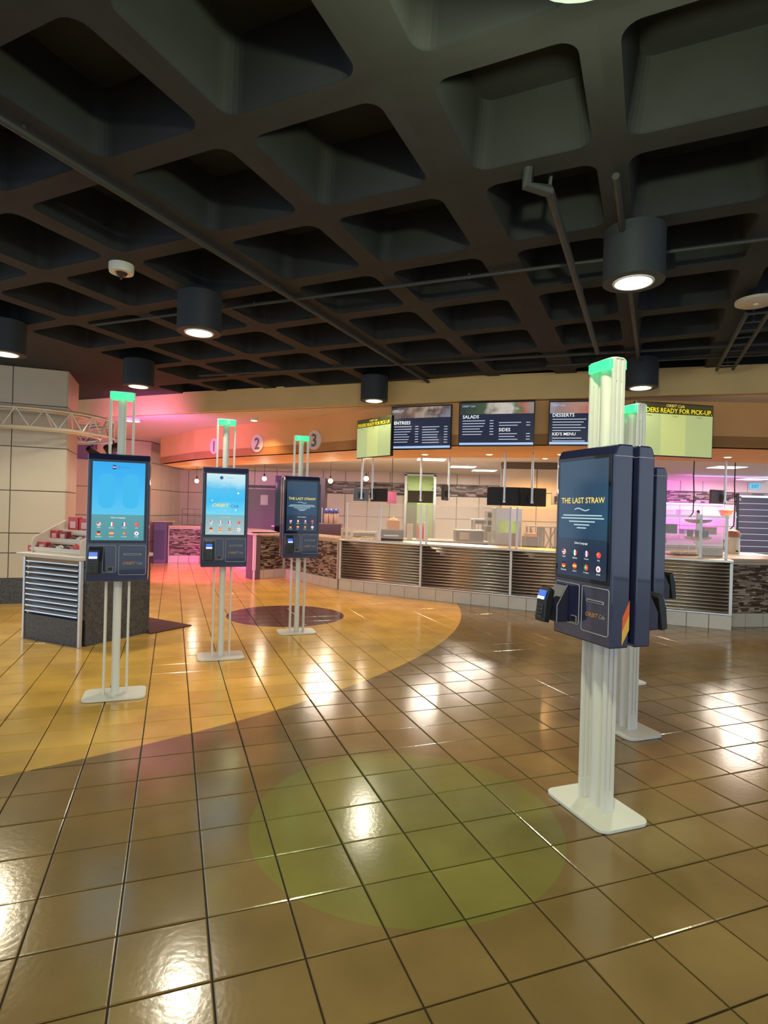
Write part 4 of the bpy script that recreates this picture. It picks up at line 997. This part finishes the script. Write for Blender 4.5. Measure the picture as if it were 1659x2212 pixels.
# magenta-lit shelving on the far right wall
def shelf_unit():
    a, c = at(1424, 1100, 17.0), at(1598, 1100, 17.0); L = c.x-a.x
    r = thing('steel_shelving', 'steel shelving in front of the magenta lit far right wall', 'shelving', (a.x, 17.1, 0))
    for z in (.35, .80, 1.10, 1.66): B((L/2, .25, z), (L, .46, .035)).build('shelf', steel, r)
    for x in (.03, L*.5, L-.03):
        for y in (.04, .46): MB().tube([(x, y, 0), (x, y, 1.8)], .018, 8).build('upright', steel_light, r)
    return r, a.x, L
r, sxx, sL = shelf_unit()
for k, (f, z, w_, h, m, lb) in enumerate(((.12, 1.68, .5, .12, off_white, 'white tray box at the left of the top shelf of the wall shelving'), (.42, 1.68, .6, .14, off_white, 'cream tray box in the middle of the top shelf of the wall shelving'), (.18, 1.12, .42, .26, black, 'black container on the middle shelf of the wall shelving'),
                                          (.45, 1.12, .5, .12, mat('mauve_box', (.35, .24, .38), .5), 'mauve box on the middle shelf of the wall shelving'), (.68, 1.12, .4, .2, wood_dark, 'dark box at the right of the middle shelf of the wall shelving'), (.3, .82, .8, .12, mat('pink_tray', (.6, .4, .5), .4), 'pale pink tray low on the wall shelving'))):
    o = thing('storage_box', lb, 'box', (sxx+f*sL, 17.3, z), 0, 'boxes on the wall shelving')
    MB().prism(rrect(w_, .3, .03, 3), 0, h).build('tub', m, o, bevel=.006); MB().prism(rrect(w_+.02, .32, .03, 3), h, h+.018).build('lid', m, o)
o = thing('spray_bottle', 'white spray bottle at the left end of the middle shelf of the wall shelving', 'bottle', (sxx+.07, 17.2, 1.12)); MB().lathe([(.05, 0), (.055, .02), (.055, .14), (.02, .2), (.02, .24)], n=14).build('bottle', white_paint, o, smooth=True); B((.0, -.02, .26), (.03, .09, .035)).build('trigger', white_paint, o)
p = at(1601, 1109, 16.0); o = thing('bread_basket', 'orange bread basket on the right end of the top shelf', 'basket', (sxx+sL-.22, 17.32, 1.68)); MB().lathe([(.12, 0), (.2, .16), (.205, .17), (.19, .17), (.11, .015)], n=20).build('basket', orange_bin, o, smooth=True)
for k in range(5): MB().ball((.1*math.cos(k*1.26), .1*math.sin(k*1.26), .17), .07, 10, sz=.6).build('loaf', MATS['bread'], o, smooth=True)
o = thing('led_bar', 'violet LED bar under the mosaic stripe of the far right wall', 'light', (sxx+sL/2, 17.72, 2.03)); B((0, 0, 0), (sL*.96, .05, .04)).build('channel', steel_light, o); B((0, -.01, -.024), (sL*.94, .035, .01)).build('diffuser', emat('violet_led', (.8, .2, 1.0), 4), o)
l = lamp('glow', 'AREA', o, (0, -.25, -.02), (.85, .14, 1.0), 26, sL*.9, direction=(0, .55, -1)); l.data.shape = 'RECTANGLE'; l.data.size_y = .12
o = thing('led_bar', 'violet LED bar under the top shelf of the wall shelving', 'light', (sxx+sL/2, 17.3, 1.625)); B((0, 0, 0), (sL*.9, .05, .03)).build('channel', steel_light, o); B((0, 0, -.019), (sL*.88, .035, .008)).build('diffuser', MATS['violet_led'], o)
l = lamp('glow', 'AREA', o, (0, .0, -.04), (.9, .12, .95), 24, sL*.85, direction=(0, .9, -.6)); l.data.shape = 'RECTANGLE'; l.data.size_y = .08
o = thing('led_bar', 'violet LED bar along the kitchen ceiling at the right', 'light', (sxx+sL*.45, 15.2, HK-.02)); B((0, 0, 0), (sL*.9, .06, .04)).build('channel', steel_light, o); B((0, 0, -.024), (sL*.88, .045, .01)).build('diffuser', MATS['violet_led'], o)
l = lamp('glow', 'AREA', o, (0, 0, -.05), (.9, .14, .95), 85, sL*.8, direction=(0, .9, -.35)); l.data.shape = 'RECTANGLE'; l.data.size_y = .2
p = at(1637, 1050, 17.6); o = thing('exit_sign', 'small teal lit exit sign at the far right', 'exit sign', (p.x, HB-.06, p.z))
B((0, 0, 0), (.30, .05, .16)).build('box', emat('exit_teal', (.12, .55, .75), 1.0), o); text('lettering', 'EXIT', emat('exit_dark', (.02, .16, .3), 1.0), o, 0, -.028, 0, width=.22, height=.10, bold=.02)
# left back counter things
r, w_, h = box_thing('tall_fridge', 'dark tall fridge behind the third left kiosk', 'fridge', 672, 703, 1032, 1150, 14.6, mat('plum_black', (.05, .03, .045), .35), .6, 0.0); B((-.06, -.006, h*.55), (w_*.7, .012, h*.75)).build('door', black_glass, r); B((w_*.32, -.02, h*.55), (.02, .03, .6)).build('handle', steel_light, r)
r, w_, h = box_thing('tall_cabinet', 'dark tall cabinet between the grey door and the third kiosk', 'cabinet', 592, 612, 1028, 1150, 16.4, mat('blue_black', (.03, .03, .05), .35), .5, 0.0); B((0, -.006, h*.5), (w_*.85, .012, h*.9)).build('door', black_glass, r); B((w_*.3, -.02, h*.5), (.02, .03, .4)).build('handle', steel_light, r)
r, w_, h = box_thing('coffee_station', 'dark coffee station table right of the third left kiosk', 'table', 686, 737, 1132, 1160, 13.6, mat('plum_table', (.12, .07, .09), .4), .5, 0.0); B((0, -.006, h*.45), (w_*.9, .012, h*.6)).build('door', wood_dark, r)
for k, px in enumerate((704, 715, 726)):
    p = at(px, 1120, 13.75); o = thing('airpot', ['left', 'middle', 'right'][k]+' of three blue-topped coffee airpots', 'airpot', (p.x, 13.8, h), 0, 'airpots on the coffee station')
    MB().lathe([(.055, 0), (.06, .02), (.06, .22), (.05, .25)], n=16).build('vessel', mat('tan_vessel', (.42, .28, .2), .35), o, smooth=True); MB().lathe([(.06, .25), (.062, .31), (.04, .35), (.02, .36)], n=16).build('pump_head', mat('blue_plastic', (.05, .06, .2), .35), o, smooth=True); B((0, -.08, .3), (.03, .09, .03)).build('spout', MATS['blue_plastic'], o)
a = at(388, 1110, 15.75); o = thing('wire_rack', 'thin wire menu rack on the far left mosaic counter', 'rack', (a.x, 15.95, CT+.045))
for x in (0, .35, .62): MB().tube([(x, 0, 0), (x, 0, .46)], .01, 6).build('upright', mat('grey_wire', (.25, .22, .25), .4, .6), o)
for z in (.02, .32, .46): MB().tube([(0, 0, z), (.62, 0, z)], .008, 6).build('rail', MATS['grey_wire'], o)
r, w_, h = box_thing('side_cabinet', 'dark violet cabinet against the far left wall', 'cabinet', 331, 358, 1128, 1200, 15.2, mat('violet_cabinet', (.16, .13, .25), .4), .5, 0.0); B((0, -.006, h*.45), (w_*.85, .012, h*.7)).build('door', mat('violet_door', (.10, .08, .16), .4), r); B((0, .25, h+.015), (w_+.1, .6, .03)).build('top', stone_top, r)
p = at(268, 970, 13.7); o = thing('framed_panel', 'dark violet rectangular panel on the far left wall', 'panel', (-7.35, 13.86, p.z), math.atan2(3.3, 3.2)); B((0, 0, 0), (.75, .05, .5)).build('frame', mat('violet_frame', (.12, .09, .2), .4), o, bevel=.01); B((0, -.028, 0), (.67, .01, .42)).build('face', mat('violet_face', (.16, .12, .26), .25), o)
